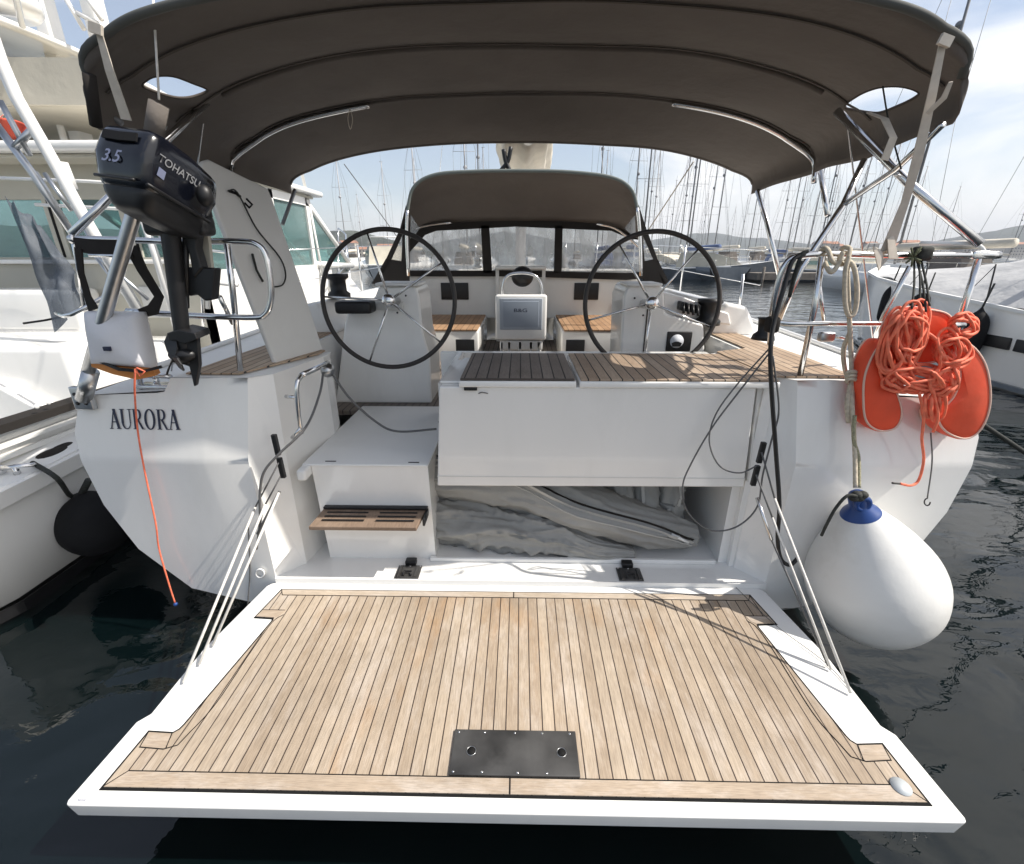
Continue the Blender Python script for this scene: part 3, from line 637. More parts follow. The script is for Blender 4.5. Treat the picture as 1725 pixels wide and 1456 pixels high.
qa = PY(865, 526, 4.2); text_mesh('B&G', 'plotter_lettering', M['ink'], table, (qa.x, 4.2015, qa.z), (1, 0, 0), (0, 0, 1), .030, sx=1.5)
MB().tube([PY(u, v, 4.30) for u, v in ((846, 500), (848, 478), (856, 464), (878, 460), (900, 464), (911, 478), (914, 500))], .012, 8, smooth=5).build('grab_rail', M['steel'], table)
MB().ball((.02, 5.3, 1.42), .12, (1, 1, .9)).build('compass', M['black'], table)
for x in (-.17, -.1, .0, .1, .17): MB().rbox(x - .014, x + .014, 4.25, 4.28, .62, .90, .004).build('table_leg', M['steel'], table)

# --- helm pedestals
def pedestal(sg):
    x0 = sg * .83
    b_ = MB()
    # body profile in x (outline), extruded in y
    if sg < 0: op = [(566, 690), (580, 545), (590, 512), (630, 503), (638, 482), (700, 482), (706, 500), (712, 560), (724, 600), (728, 690)]
    else: op = [(1040, 690), (1050, 500), (1056, 486), (1062, 480), (1112, 480), (1119, 488), (1121, 527), (1130, 531), (1186, 547), (1190, 690)]
    out = [(PY(u, v, 3.28).x, max(.61, PY(u, v, 3.28).z)) for u, v in op]
    b_.prism([(x, 3.28, z) for x, z in out], (0, .42, 0)); p = b_.build('helm_pedestal', M['gel'], yacht, bevel=.018)
    top = MB(); a, c = (PY(632, 480, 3.25).x, PY(706, 480, 3.25).x) if sg < 0 else (PY(1056, 480, 3.25).x, PY(1116, 480, 3.25).x)
    zt_ = PY(660, 482, 3.28).z; top.rbox(a, c, 3.24, 3.5, zt_ + .001, zt_ + .022, .01); top.build('pedestal_cap', M['geldeck'], p)
    if sg > 0:
        MB().box(.868, .876, 3.272, 3.281, .62, 1.33).build('pedestal_seam', M['seam'], p)
        a, c = PY(1121, 592, 3.27), PY(1167, 559, 3.27); w_, h_ = c.x - a.x, c.z - a.z
        MB().rbox(a.x, c.x, 3.266, 3.281, a.z, c.z, .006).build('engine_panel', M['black'], p)
        g = Vector((a.x + w_ * .40, 3.267, a.z + h_ * .52)); MB().disc(g, (0, -1, 0), .047, .004).build('gauge', M['inkw'], p)
        MB().prism([g + Vector((x, -.0055, z)) for x, z in ((-.036, -.012), (-.012, -.002), (.012, -.002), (.036, -.012), (.028, -.036), (-.028, -.036))], (0, .001, 0)).build('gauge_face', M['black'], p)
    else:
        MB().rbox(-1.22, -.98, 3.10, 3.24, 1.28, 1.36, .02).build('instrument_box', M['black'], p)
        MB().rbox(-.985, -.80, 3.24, 3.27, 1.29, 1.345, .01).build('instrument_arm', M['gelgrey'], p)
        MB().rbox(-.535, -.512, 3.262, 3.28, .76, .81, .004).build('socket', M['black'], p)
    return p
pedestal(-1); pedestal(1)
def wheel(c, phase):
    c = Vector(c); Rr = .425; til = R(7)
    def q(x, y, z): return c + Vector((x, y * math.cos(til) + z * math.sin(til), z * math.cos(til) - y * math.sin(til)))
    w = MB(); w.tube([q(Rr * math.cos(a), 0, Rr * math.sin(a)) for a in [2 * math.pi * i / 72 for i in range(72)]], .0148, 12, closed=True)
    wh = w.build('steering_wheel', M['leather'], yacht)
    for k in range(5):
        a = R(phase + 72 * k); MB().tube([q(.03 * math.cos(a), .02, .03 * math.sin(a)), q(.2 * math.cos(a), .015, .2 * math.sin(a)), q((Rr - .012) * math.cos(a), 0, (Rr - .012) * math.sin(a))], [.0085, .006], 8).build('spoke', M['steel'], wh)
    h = MB(); h.lathe([(0, -.03), (.036, -.028), (.042, -.01), (.042, .02), (.03, .05), (.03, .20), (0, .2)], q(0, 0, 0), 24, axis=(0, math.cos(til), -math.sin(til))); h.build('hub', M['steel'], wh)
    for k in range(3):
        a = R(30 + 120 * k); MB().ball(q(.075 * math.cos(a), .20, .075 * math.sin(a)), .007).build('bolt', M['black'], wh)
wheel((-.845, 3.06, 1.372), 105); wheel((.838, 3.06, 1.358), 51)

# starboard winches, clutches and coaming
co = MB()
co.prism([(1.34, 3.42, 1.10), (1.74, 3.42, 1.09), (1.62, 3.42, 1.30), (1.46, 3.42, 1.33)], (0, 2.6, 0))
co.prism([(-1.34, 3.42, 1.10), (-1.74, 3.42, 1.09), (-1.62, 3.42, 1.30), (-1.46, 3.42, 1.33)], (0, 2.6, 0))
co.split('coaming', M['gel'], yacht, bevel=.03)
wt = MB(); wt.prism([PY(u, v, 3.40) for u, v in ((1118, 530), (1232, 548), (1228, 528), (1182, 512), (1150, 500), (1118, 493))], (0, .5, 0)); wt.build('winch_base', M['gel'], yacht, bevel=.01)
wl = MB(); wl.lathe([(0, 0), (.085, 0), (.085, .03), (.062, .05), (.06, .13), (.085, .15), (.085, .175), (0, .18)], PY(1191, 547, 3.36), 28); wl.build('winch', M['black'], yacht)
for k in range(4):
    c = MB(); q = PY(1149 + 8 * k, 516 + 1.5 * k, 3.33); c.rbox(q.x - .012, q.x + .014, 3.31, 3.5, q.z - .03, q.z + .03, .008); c.tube([(q.x, 3.31, q.z + .015), (q.x, 3.28, q.z - .04)], .010, 8); c.build('rope_clutch', M['black'], yacht)
# port winch
wl = MB(); wl.lathe([(0, 0), (.085, 0), (.085, .03), (.062, .05), (.06, .13), (.085, .15), (.085, .175), (0, .18)], (-1.42, 3.75, 1.33), 28); wl.build('winch', M['black'], yacht)

# --- open locker lid, port
ll = MB()
pl = [PY(467, 618, 2.40), PY(547, 595, 2.78), PY(520, 520, 2.80), PY(462, 333, 2.82), PY(452, 318, 2.82), PY(352, 268, 2.50), PY(338, 272, 2.46), PY(325, 290, 2.44)]
nrm = (pl[1] - pl[0]).cross(pl[5] - pl[0]).normalized(); pl = [p - nrm * (p - pl[0]).dot(nrm) for p in pl]
if nrm.y > 0: nrm = -nrm
ll.prism(pl, -nrm * .03); lidp = ll.build('locker_lid', M['gelgrey'], yacht, bevel=.012, label='raised port locker lid')
def onlid(u, v, o=.004): return PP(u, v, pl[0] + nrm * o, nrm)
MB().tube([onlid(384, 322, .02), onlid(400, 325, .02), onlid(432, 385, .01), onlid(470, 432, .01), onlid(481, 460, .012), onlid(476, 480, .015), onlid(456, 484, .02)], .004, 6, smooth=6).build('lid_cord', M['roped'], lidp)
MB().tube([onlid(386, 322), onlid(398, 326), onlid(405, 332)], .007, 6).tube([onlid(415, 335), onlid(425, 345), onlid(420, 350), onlid(412, 342)], .005, 6).build('lid_latch', M['blackr'], lidp)
MB().tube([onlid(425, 428, .01), onlid(432, 455, .02), onlid(443, 475, .02)], .006, 6).build('lid_strut', M['roped'], lidp)
hb_ = MB(); hb_.tube([PY(462, 628, 2.36), PY(548, 602, 2.72)], .018, 10); hb_.build('lid_hinge', M['gelgrey'], yacht)

# --- transom fittings
def stack(u0, v0, u1, v1, sg):
    y = 2.05
    a = PY(u0, v0, y - .015); c = PY(u1, v1, y - .015); k = MB(); k.ribbon([a, lerp(a, c, .47)], .024, .02, (1, 0, 0)); k.ribbon([lerp(a, c, .53), c], .024, .02, (1, 0, 0))
    return k.split('line_exit', M['black'], yacht, bevel=.004)
stack(461, 732, 478, 805, -1); stack(1287, 745, 1268, 818, 1)
hd = MB(); pts = [PY(508, 632, 2.15), PY(500, 650, 2.10), PY(503, 700, 2.10), PY(508, 730, 2.12)]
hd.tube(pts, .011, 8, smooth=5)
hd.tube([PY(481, 668, 2.12), PY(498, 670, 2.10)], .009, 8); hd.tube([PY(492, 738, 2.11), PY(506, 722, 2.10)], .009, 8); hd.tube([PY(508, 632, 2.15), PY(530, 622, 2.25), PY(552, 612, 2.42)], .014, 8, smooth=4)
hd.build('grab_handle', M['steel'], yacht)
MB().tube([PY(438 + 7 * math.cos(a), 966 + 7 * math.sin(a), 2.02) for a in [i * math.pi / 8 for i in range(16)]], .005, 6, closed=True).build('drain', M['gel'], yacht)
MB().lathe([(0, 0), (.03, 0), (.034, .012), (.02, .02), (.02, .04), (.034, .048), (0, .06)], PY(553, 622, 2.40), 18, axis=(0.3, -1, 0)).build('turning_block', M['alu'], yacht)

# --- lifting lines of the platform
def line(pts, r, mt, name='lifting_line', sm=0): return MB().tube(pts, r, 7, smooth=sm).build(name, mt, yacht)
pa = [PY(440, 820, 2.03), PY(452, 825, 2.03), PY(470, 830, 2.03)]
for i, (u, v, u2, v2) in enumerate([(430, 855, 308, 1150), (447, 850, 335, 1120), (470, 830, 358, 1088)]):
    a = PY(u, v, 2.0); c = PZ(u2, v2, .012); line([a, c], .0062, M['ropel'])
line([PY(472, 775, 2.03), PY(430, 855, 2.0)], .004, M['ropeg']); line([PY(474, 800, 2.03), PY(447, 850, 2.0)], .004, M['ropeg']); line([PY(471, 828, 2.03), PY(434, 900, 1.95)], .008, M['ropeg'])
line([PY(418, 880, 2.0), PY(421, 960, 2.03), PY(417, 1025, 1.98)], .0035, M['ropeg'], sm=5)
for (u, v, u2, v2, mm, r) in [(1283, 762, 1305, 840, 'ropeg', .004), (1305, 840, 1433, 1168, 'ropel', .0062), (1274, 800, 1301, 872, 'ropeg', .004), (1275, 838, 1300, 910, 'steel', .008), (1301, 872, 1400, 1128, 'ropel', .0055), (1300, 910, 1395, 1122, 'ropeg', .0045)]:
    y0 = lerp(2.02, 1.45, max(0, (v - 760) / 400)); a = PY(u, v, y0); c = PZ(u2, v2, .012) if v2 > 1100 else PY(u2, v2, lerp(2.02, 1.45, (v2 - 760) / 400)); line([a, c], r, M[mm])
line([PZ(1240, 990, .006), PZ(1305, 1052, .012), PZ(1385, 1112, .008), PZ(1432, 1160, .006)], .0016, M['ropeg'], sm=5)

# --- pushpit, port
rail_y = 2.15
steel = M['steel']
bar([PY(118, 402, 2.1), PY(200, 404, 2.14), PY(300, 407, 2.15), PY(400, 407, 2.15), PY(432, 412, 2.15), PY(448, 432, 2.15), PY(456, 480, 2.15), PY(455, 512, 2.15), PY(446, 530, 2.15), PY(425, 535, 2.15), PY(330, 532, 2.15), PY(214, 524, 2.14)], .0135, 'pushpit_rail', steel, yacht)
bar([PY(382, 410, 2.15), PY(392, 490, 2.16), PY(405, 624, 2.17)], .0135, 'pushpit_post', steel, yacht, 0)
bar([PY(124, 402, 2.1), PY(132, 440, 2.14), PY(143, 520, 2.2)], .012, 'pushpit_post', steel, yacht, 0)
bar([PY(214, 524, 2.14), PY(225, 572, 2.17), PY(238, 655, 2.18)], .0125, 'pushpit_post', steel, yacht, 0)
bar([PY(370, 500, 2.15), PY(392, 545, 2.25)], .011, 'rail_brace', steel, yacht, 0)
bar([PY(204, 484, 2.3), PY(120, 530, 2.15), PY(95, 528, 2.3)], .009, 'pushpit_rail', steel, yacht, 3)
# outboard hoist pole, bolted to the quarter
bar([PY(148, 628, 2.06), PY(168, 560, 2.02), PY(188, 490, 1.99), PY(225, 362, 1.97), PY(258, 235, 1.96), PY(268, 205, 1.96)], .026, 'hoist_pole', M['alu'], yacht, 0, 16)
bar([PY(141, 672, 2.08), PY(153, 626, 2.06)], .033, 'pole_socket', M['alu'], yacht, 0, 16)
ps = MB(); c = PY(139, 672, 2.085); ps.rbox(c.x - .045, c.x + .045, c.y - .01, c.y + .02, c.z - .055, c.z + .06, .006); pbk = ps.build('pole_bracket', M['alu'], yacht)
for a in (-.02, .02):
    for b_ in (-.02, .025): MB().disc((c.x + a, c.y - .011, c.z + b_), (0, -1, 0), .009, .003, 10).build('bolt', M['black'], pbk)
bar([PY(258, 235, 1.96), PY(268, 175, 1.95)], .032, 'pole_sleeve', M['canvas'], yacht, 0, 14)
bar([PY(268, 168, 1.95), PY(268, 168, 1.95) + Vector((0.0, .1, .35))], .004, 'hoist_rope', M['ropel'], yacht, 0)
# diagonal support arms up to the bimini (both sides)
bar([PY(120, 396, 2.10), PY(190, 328, 2.25), PY(270, 245, 2.45), PY(348, 172, 2.66)], .017, 'bimini_arm', steel, yacht, 0)
bar([PY(1652, 412, 2.12), PY(1534, 312, 2.30), PY(1410, 188, 2.66)], .019, 'bimini_arm', steel, yacht, 0, 14)
MB().tube([PY(120, 404, 2.1), PY(128, 402, 2.1)], .02, 12).build('rail_end', steel, yacht)
# --- pushpit, starboard
bar([PY(1298, 580, 2.20), PY(1300, 540, 2.18), PY(1308, 490, 2.16), PY(1322, 448, 2.15), PY(1345, 432, 2.15), PY(1400, 428, 2.15), PY(1500, 431, 2.15), PY(1600, 430, 2.14), PY(1684, 430, 2.12)], .0145, 'pushpit_rail', steel, yacht, label='starboard top rail')
bar([PY(1292, 540, 2.18), PY(1330, 545, 2.16), PY(1400, 545, 2.15), PY(1500, 546, 2.15), PY(1625, 548, 2.13)], .0115, 'pushpit_rail', steel, yacht)
bar([PY(1385, 432, 2.15), PY(1372, 520, 2.16), PY(1347, 636, 2.17)], .0135, 'pushpit_post', steel, yacht, 0)
bar([PY(1380, 480, 2.3), PY(1388, 540, 2.3)], .0085, 'pushpit_post', steel, yacht, 0)
bar([PY(1650, 432, 2.13), PY(1620, 530, 2.16), PY(1600, 650, 2.19)], .0135, 'pushpit_post', steel, yacht, 0)
bar([PY(1533, 448, 2.3), PY(1490, 530, 2.4), PY(1470, 580, 2.4)], .012, 'rail_brace', steel, yacht, 0)
bar([PY(1550, 410, 2.2), PY(1640, 412, 2.15), PY(1660, 428, 2.13)], .009, 'antenna_arm', M['gel'], yacht, 4)
w_ = MB(); c = PY(1660, 428, 2.13); w_.rbox(c.x - .06, c.x + .05, c.y - .015, c.y + .015, c.z - .02, c.z + .012, .006); w_.build('rail_clamp', steel, yacht)
# small side light / plough on the rail
c = PY(1392, 567, 2.2); MB().rbox(c.x - .035, c.x + .035, c.y - .02, c.y + .02, c.z - .024, c.z + .022, .012).build('stern_light', M['alu'], yacht)
bar([PY(1404, 566, 2.2), PY(1430, 572, 2.2)], .007, 'light_arm', steel, yacht, 0)
# bimini legs, starboard
bar([PY(1303, 560, 2.5), PY(1350, 452, 2.5), PY(1421, 345, 2.55), PY(1456, 270, 2.6)], .0155, 'bimini_leg', steel, yacht, 0)
bar([PY(1421, 345, 2.55), PY(1510, 285, 2.3), PY(1588, 210, 2.03)], .0125, 'bimini_leg', steel, yacht, 0)
bar([PY(1382, 288, 3.2), PY(1394, 364, 3.0)], .0155, 'bimini_leg', steel, yacht, 0)
bar([PY(1276, 322, 3.75), PY(1292, 375, 3.6), PY(1316, 476, 3.4)], .0165, 'bimini_leg', steel, yacht, 0)
bar([PY(497, 320, 3.75), PY(476, 378, 3.55)], .0125, 'bimini_leg', M['mastd'], yacht, 0)
bar([PY(392, 282, 3.2), PY(387, 300, 3.1)], .0155, 'bimini_leg', steel, yacht, 0)
bar([PY(150, 125, 1.98), PY(156, 170, 2.0), PY(162, 212, 2.03)], .021, 'bimini_leg', M['canvasd'], yacht, 0, label='leg wrapped in a black zipped sleeve')
bar([PY(180, 192, 2.2), PY(205, 208, 2.2)], .012, 'bimini_leg', M['mastd'], yacht, 0)
# winch / socket mounted on the starboard rail foot
c = PY(1288, 555, 2.35); MB().lathe([(0, -.05), (.055, -.05), (.05, -.03), (.03, -.01), (.036, .05), (.045, .055), (0, .06)], c, 18).build('winch', M['black'], yacht)
# lifeline stanchions starboard and port
for u, v, u2, v2, y in ((1252, 462, 1243, 550, 3.9),):
    bar([PY(u, v, y), PY(u2, v2, y)], .011, 'stanchion', steel, yacht, 0)
for y in (6.2, 8.2, 10.0, 11.6):
    for sg in (-1, 1):
        x = sg * 2.06 * beamf(y); z = 1.02 + .028 * (y - 2.1); bar([(x, y, z), (x, y, z + .62)], .0115, 'stanchion', steel, yacht, 0)
for sg in (-1, 1):
    for hgt in (.6, .32):
        bar([(sg * 2.06 * beamf(y), y, 1.02 + .028 * (y - 2.1) + hgt) for y in (4.2, 6.2, 8.2, 10, 11.6, 13)], .004, 'lifeline', M['steel'], yacht, 0)

# --- BIMINI
bim = [(1.95, 1.59, 2.50, 2.24), (1.985, 1.63, 2.515, 2.14), (2.10, 1.665, 2.53, 2.11), (2.65, 1.72, 2.56, 2.09), (3.28, 1.80, 2.545, 2.11), (3.85, 1.71, 2.40, 2.065)]
def bimrow(y, sag=True):
    r_ = [interp([(b_[0], b_[k]) for b_ in bim], y) for k in (1, 2, 3)]
    if sag:
        for a, c in ((2.0, 2.65), (2.65, 3.28), (3.28, 3.85)):
            if a < y < c: t_ = (y - a) / (c - a); r_[1] -= .028 * math.sin(math.pi * t_); r_[0] -= .025 * math.sin(math.pi * t_); r_[2] -= 0.0
    return r_
def bimpt(s_, y, dz=0, sag=True):
    hw, zc, ze = bimrow(y, sag); a = abs(s_)
    f = 1 - (1 - min(1, a) ** 2.6) ** .52
    x = hw * (a if a < .9 else .9 + .1 * math.sin((a - .9) / .1 * math.pi / 2)) * (1 if s_ > 0 else -1)
    wr = noise.noise(Vector((s_ * 3, y * 2.5, 4))) * .010
    # front corners pulled down in points
    yy = y
    if y > 3.28:
        t_ = (y - 3.28) / .57; yy = y - .0 * t_
    if y < 2.1 and a > .8: yy = y + ((a - .8) / .2) ** 2 * .09 * (2.1 - y) / .15
    return Vector((x - .01, yy, zc - (zc - ze) * f + wr + dz))
VENT = {}
for sg in (-1, 1):
    if sg < 0: pp = [(243, 140), (258, 130), (290, 127), (325, 140), (350, 153), (328, 163), (300, 164), (262, 154)]
    else: pp = [(1421, 182), (1445, 162), (1475, 149), (1505, 145), (1530, 150), (1531, 163), (1500, 180), (1462, 190)]
    # where the outline meets the cloth
    out = []
    for u, v in pp:
        d = ray(u, v); best = None
        for i in range(300):
            t_ = 1.2 + i * .01; q = CAM + d * t_
            if q.y < 1.95 or q.y > 3.85: continue
            hw, zc, ze = bimrow(q.y); s_ = (q.x + .01) / hw
            if abs(s_) > .995: continue
            e = abs(bimpt(s_, q.y).z - q.z)
            if best is None or e < best[0]: best = (e, q, s_)
        out.append((best[2], best[1].y))
    VENT[sg] = spline([Vector((a, b_, 0)) for a, b_ in out], 8, True)
def inside(pt, poly):
    x, y = pt; c = False; n = len(poly)
    for i in range(n):
        a, b_ = poly[i], poly[(i + 1) % n]
        if (a.y > y) != (b_.y > y) and x < (b_.x - a.x) * (y - a.y) / (b_.y - a.y) + a.x: c = not c
    return c
NU, NV = 260, 150
ys = [1.95 + 1.9 * (j / NV) ** 1.0 for j in range(NV + 1)]
ss = []
for i in range(NU + 1):
    q = i / NU * 2 - 1; ss.append(math.copysign(1 - (1 - abs(q)) ** 1.25, q))
removed = set(); 
for j in range(NV):
    for i in range(NU):
        cs, cy = (ss[i] + ss[i + 1]) / 2, (ys[j] + ys[j + 1]) / 2
        if abs(cs) > .4 and inside((cs, cy), VENT[-1 if cs < 0 else 1]): removed.add((i, j))
coords = {}
for j in range(NV + 1):
    for i in range(NU + 1):
        adj = [(a, b_) in removed for a in (i - 1, i) for b_ in (j - 1, j)]
        s_, y = ss[i], ys[j]
        if any(adj) and not all(adj):
            vp = VENT[-1 if s_ < 0 else 1]; q = min(vp, key=lambda p: (p.x - s_) ** 2 * 2.9 + (p.y - y) ** 2); s_, y = q.x, q.y
        coords[(i, j)] = (s_, y)
bm_ = MB()
bm_.add([bimpt(*coords[(i, j)]) for j in range(NV + 1) for i in range(NU + 1)],
        [(j * (NU + 1) + i, j * (NU + 1) + i + 1, (j + 1) * (NU + 1) + i + 1, (j + 1) * (NU + 1) + i) for j in range(NV) for i in range(NU) if (i, j) not in removed], True)
# aft skirt folded down round the aft bow
bimini = bm_.build('bimini_canvas', M['canvas'], yacht, solid=.006)
rimb = MB(); rimb.tube([bimpt(s_, 1.95) for s_ in [x / 60 for x in range(-60, 61)]], .014, 8); rimb.build('bimini_hem', mat('hem_binding', (.085, .088, .082), .85), bimini)
for sg in (-1, 1):
    MB().tube([bimpt(p.x, p.y) for p in VENT[sg]], .006, 6, closed=True).build('vent_binding', M['seam'], bimini)
# cloth tunnels over the bows, seams
for y, r_ in ((2.65, .015), (3.28, .014), (3.84, .014)):
    MB().tube([bimpt(s_, y, -.012 if y < 3.8 else 0, False) for s_ in [x / 60 for x in range(-59 if y > 2.7 else -50, 60 if y > 2.7 else 51)]], r_, 8).build('bow_tunnel', M['canvas'], bimini)
for y in (2.13, 2.60, 3.23):
    MB().ribbon([bimpt(s_, y, -.010, True) for s_ in [x / 60 for x in range(-57, 58)]], .012, .004, (0, 1, 0)).build('seam', M['seam'], bimini)
for sg in (-1, 1):
    MB().tube([bimpt(sg * s_, 3.26, -.030, False) for s_ in [.50 + .05 * i for i in range(9)]] + [bimpt(sg * .97, 3.24, -.04, False), bimpt(sg * .99, 3.2, -.12, False)], .0145, 10, smooth=3).build('bimini_bow', steel, yacht)
# webbing straps from the aft corners
for pts, w in (([PY(166, 52, 1.93), PY(185, 120, 1.95), PY(213, 202, 2.0)], [.02, .03, .037]),
               ([PY(1588, 72, 1.93), PY(1570, 160, 1.96), PY(1545, 270, 2.02), PY(1525, 340, 2.07), PY(1492, 428, 2.12)], [.022, .03, .038, .03, .055])):
    MB().ribbon(pts, w, .004, (1, 0, 0)).build('strap', M['strap'], yacht)
    c = pts[0]; MB().ribbon([c + Vector((-.02, -.01, .008)), c + Vector((.02, -.01, -.004))], .03, .012, (0, 0, 1)).build('strap_patch', M['strap'], yacht)
MB().ribbon([PY(1493, 425, 2.12), PY(1478, 420, 2.10), PY(1484, 446, 2.10), PY(1505, 436, 2.1), PY(1500, 400, 2.1)], [.03, .05, .06, .05, .03], .004, (1, .2, 0)).build('strap_tail', M['strap'], yacht)
MB().ribbon([PY(1463, 190, 2.3), PY(1490, 200, 2.2), PY(1505, 232, 2.1), PY(1490, 270, 2.1)], [.02, .03, .028, .03], .004, (1, 0, 0)).build('strap_tail', M['strap'], yacht)
MB().ribbon([PY(1602, 138, 1.9), PY(1590, 165, 1.92), PY(1562, 192, 1.95)], [.012, .02, .016], .004, (1, 0, 0)).build('strap_tail', M['strap'], yacht)
bar([PY(1487, 146, 2.3), PY(1498, 210, 2.2), PY(1518, 285, 2.1)], .003, 'lashing', M['roped'], yacht, 4)
bar([PY(590, 183, 3.0), PY(586, 200, 3.0), PY(590, 218, 3.0), PY(594, 202, 3.0), PY(590, 184, 3.0)], .002, 'lashing', M['strap'], yacht, 4)

# --- SPRAYHOOD
yr, yf = 4.95, 5.90
hoop = [PY(u, v, yr) for u, v in [(688, 465), (685, 400), (688, 345), (700, 312), (735, 294), (800, 289), (880, 288), (960, 290), (1030, 299), (1062, 318), (1073, 350), (1078, 400), (1080, 465)]]
wsh = [PY(u, v, yf) for u, v in [(640, 462), (655, 440), (676, 410), (700, 390), (735, 377), (800, 373), (880, 372), (960, 373), (1030, 380), (1060, 393), (1085, 412), (1105, 440), (1120, 462)]]
hs, wsp = spline(hoop, 5), spline(wsh, 5)
n = len(hs); lo, hi = 10, n - 11
dg = MB()
def dh(a, c):
    i = lo + a * (hi - lo); k = int(min(i, n - 2)); f_ = i - k
    p = lerp(hs[k], hs[k + 1], f_); q = lerp(wsp[k], wsp[k + 1], f_)
    r_ = lerp(p, q, c); r_.z += .05 * math.sin(math.pi * c); return r_
dg.grid(dh, 50, 10); hood = dg.build('sprayhood_canvas', M['canvas'], yacht, solid=.005)
MB().tube(hs, .016, 8).build('sprayhood_hem', mat('hem_binding_green', (.13, .15, .14), .7), hood)
MB().tube(hs[:lo] , .018, 8).tube(hs[hi:], .018, 8).split('sprayhood_bow', M['steel'], yacht)
bar([PY(700, 385, 5.85), PY(725, 379, 5.85), PY(760, 375, 5.85)], .014, 'sprayhood_bow', steel, yacht, 3); bar([PY(1005, 377, 5.85), PY(1035, 384, 5.85), PY(1060, 402, 5.85), PY(1080, 420, 5.85)], .014, 'sprayhood_bow', steel, yacht, 3)
# windscreen frame: strips between the panes
def onw(u, v): return PY(u, v, 5.90)
def quad(mb, pts, th=.012): mb.prism([onw(u, v) for u, v in pts], (0, th, 0))
wf = MB()
quad(wf, [(688, 395), (735, 372), (1030, 372), (1085, 405), (1062, 403), (1030, 389), (870, 382), (735, 389), (716, 396), (690, 425)])
quad(wf, [(640, 463), (672, 455), (700, 456), (870, 456), (1055, 460), (1100, 458), (1125, 466), (1055, 472), (870, 466), (690, 466)])
quad(wf, [(810, 380), (824, 380), (829, 460), (814, 460)]); quad(wf, [(935, 380), (948, 380), (946, 460), (933, 460)])
frame_w = wf.build('sprayhood_windscreen', M['canvasd'], yacht)
for pp in ([(690, 425), (716, 396), (735, 389), (811, 382), (816, 457), (690, 458), (672, 457)], [(823, 382), (936, 382), (934, 458), (828, 458)], [(947, 382), (1030, 389), (1062, 403), (1092, 430), (1105, 458), (945, 458)]):
    MB().prism([PY(u, v, 5.905) for u, v in pp], (0, .003, 0)).build('vinyl_window', M['vinyl'], frame_w)
# side wings with little windows
def wing(outer, inner_win, y0, y1):
    ctr = sum((u for u, v in outer)) / len(outer)
    mb = MB(); mb.prism([PY(u, v, y) for u, v, y in [(a[0], a[1], lerp(y0, y1, 0)) for a in outer]], (0, .01, 0)); o = mb.build('sprayhood_wing', M['canvasd'], yacht)
    MB().prism([PY(u, v, y0 - .006) for u, v in inner_win], (0, .003, 0)).build('vinyl_window', M['vinyl'], o); return o
def wingf(strips, win, y0):
    mb = MB()
    for s_ in strips: mb.prism([PY(u, v, y0) for u, v in s_], (0, .012, 0))
    o = mb.build('sprayhood_wing', M['canvasd'], yacht)
    MB().prism([PY(u, v, y0 + .006) for u, v in win], (0, .003, 0)).build('vinyl_window', M['vinyl'], o)
wingf([[(684, 345), (674, 385), (650, 437), (626, 478), (634, 480), (658, 440), (676, 400), (686, 372)], [(650, 436), (676, 440), (679, 380), (690, 370), (690, 478), (626, 478)]], [(676, 385), (652, 437), (676, 440), (679, 385)], 4.97)
wingf([[(1076, 345), (1087, 380), (1108, 437), (1128, 478), (1118, 480), (1102, 440), (1082, 395), (1076, 370)], [(1106, 436), (1086, 440), (1081, 385), (1074, 370), (1084, 478), (1128, 478)]], [(1084, 385), (1106, 437), (1086, 440), (1081, 385)], 4.97)
for pp in ([(692, 362), (707, 385), (700, 395), (691, 402)], [(1070, 362), (1052, 385), (1062, 394), (1071, 400)]):
    MB().prism([PY(u, v, 5.2) for u, v in pp], (0, .003, 0)).build('vinyl_window', M['vinyl'], hood)

# --- mast, boom, stack pack and rigging
bar([(0.0, 9.6, 1.3), (0, 9.9, 19)], .10, 'mast', M['mastl'], yacht, 0, 14)
bar([(0.03, 5.6, 2.72), (0, 9.6, 2.55)], .085, 'boom', M['mastl'], yacht, 0, 12)
sp = MB()
def packf(a, c):
    y = 5.15 + 4.3 * c; an = a * 2 * math.pi; rx = .19 + .14 * c; rz = .17 + .16 * c
    nz = 1 + .16 * noise.noise(Vector((math.cos(an) * 2, math.sin(an) * 2, y * .9))) + .10 * math.sin(an * 7 + y)
    return Vector((.04 + .9 * rx * 1.45 * math.cos(an) * nz, y, 2.86 + rz * math.sin(an) * 1.3 * nz))
sp.grid(packf, 60, 20); sp.add([packf(i / 60, 0) for i in range(60)], [range(60)]); sp.build('sail_cover', M['sail'], yacht)
k = MB(); c = PY(852, 272, 5.1); k.tube([c + Vector((-.02, 0, .10)), c, c + Vector((.05, 0, -.10))], .022, 8, smooth=4).tube([c + Vector((.05, 0, .12)), c + Vector((.02, 0, 0)), c + Vector((-.05, 0, -.08))], .02, 8, smooth=4); k.build('mainsheet_block', M['black'], yacht)
bar([PY(580, 277, 3.9), PY(622, 334, 4.4), PY(668, 398, 4.95)], .0035, 'running_line', M['mastd'], yacht, 0)
bar([PY(1168, 273, 3.9), PY(1092, 388, 4.95)], .005, 'running_line', M['strap'], yacht, 0)
for sg in (-1, 1): bar([(sg * 1.9, 10.2, 1.2), (sg * .9, 9.9, 7), (sg * .1, 9.85, 17.5)], .005, 'shroud', M['steel'], yacht, 0)
for sg in (-1, 1): bar([(sg * 1.75, 2.25, 1.1), (sg * .05, 9.8, 18.5)], .004, 'backstay', M['steel'], yacht, 0)

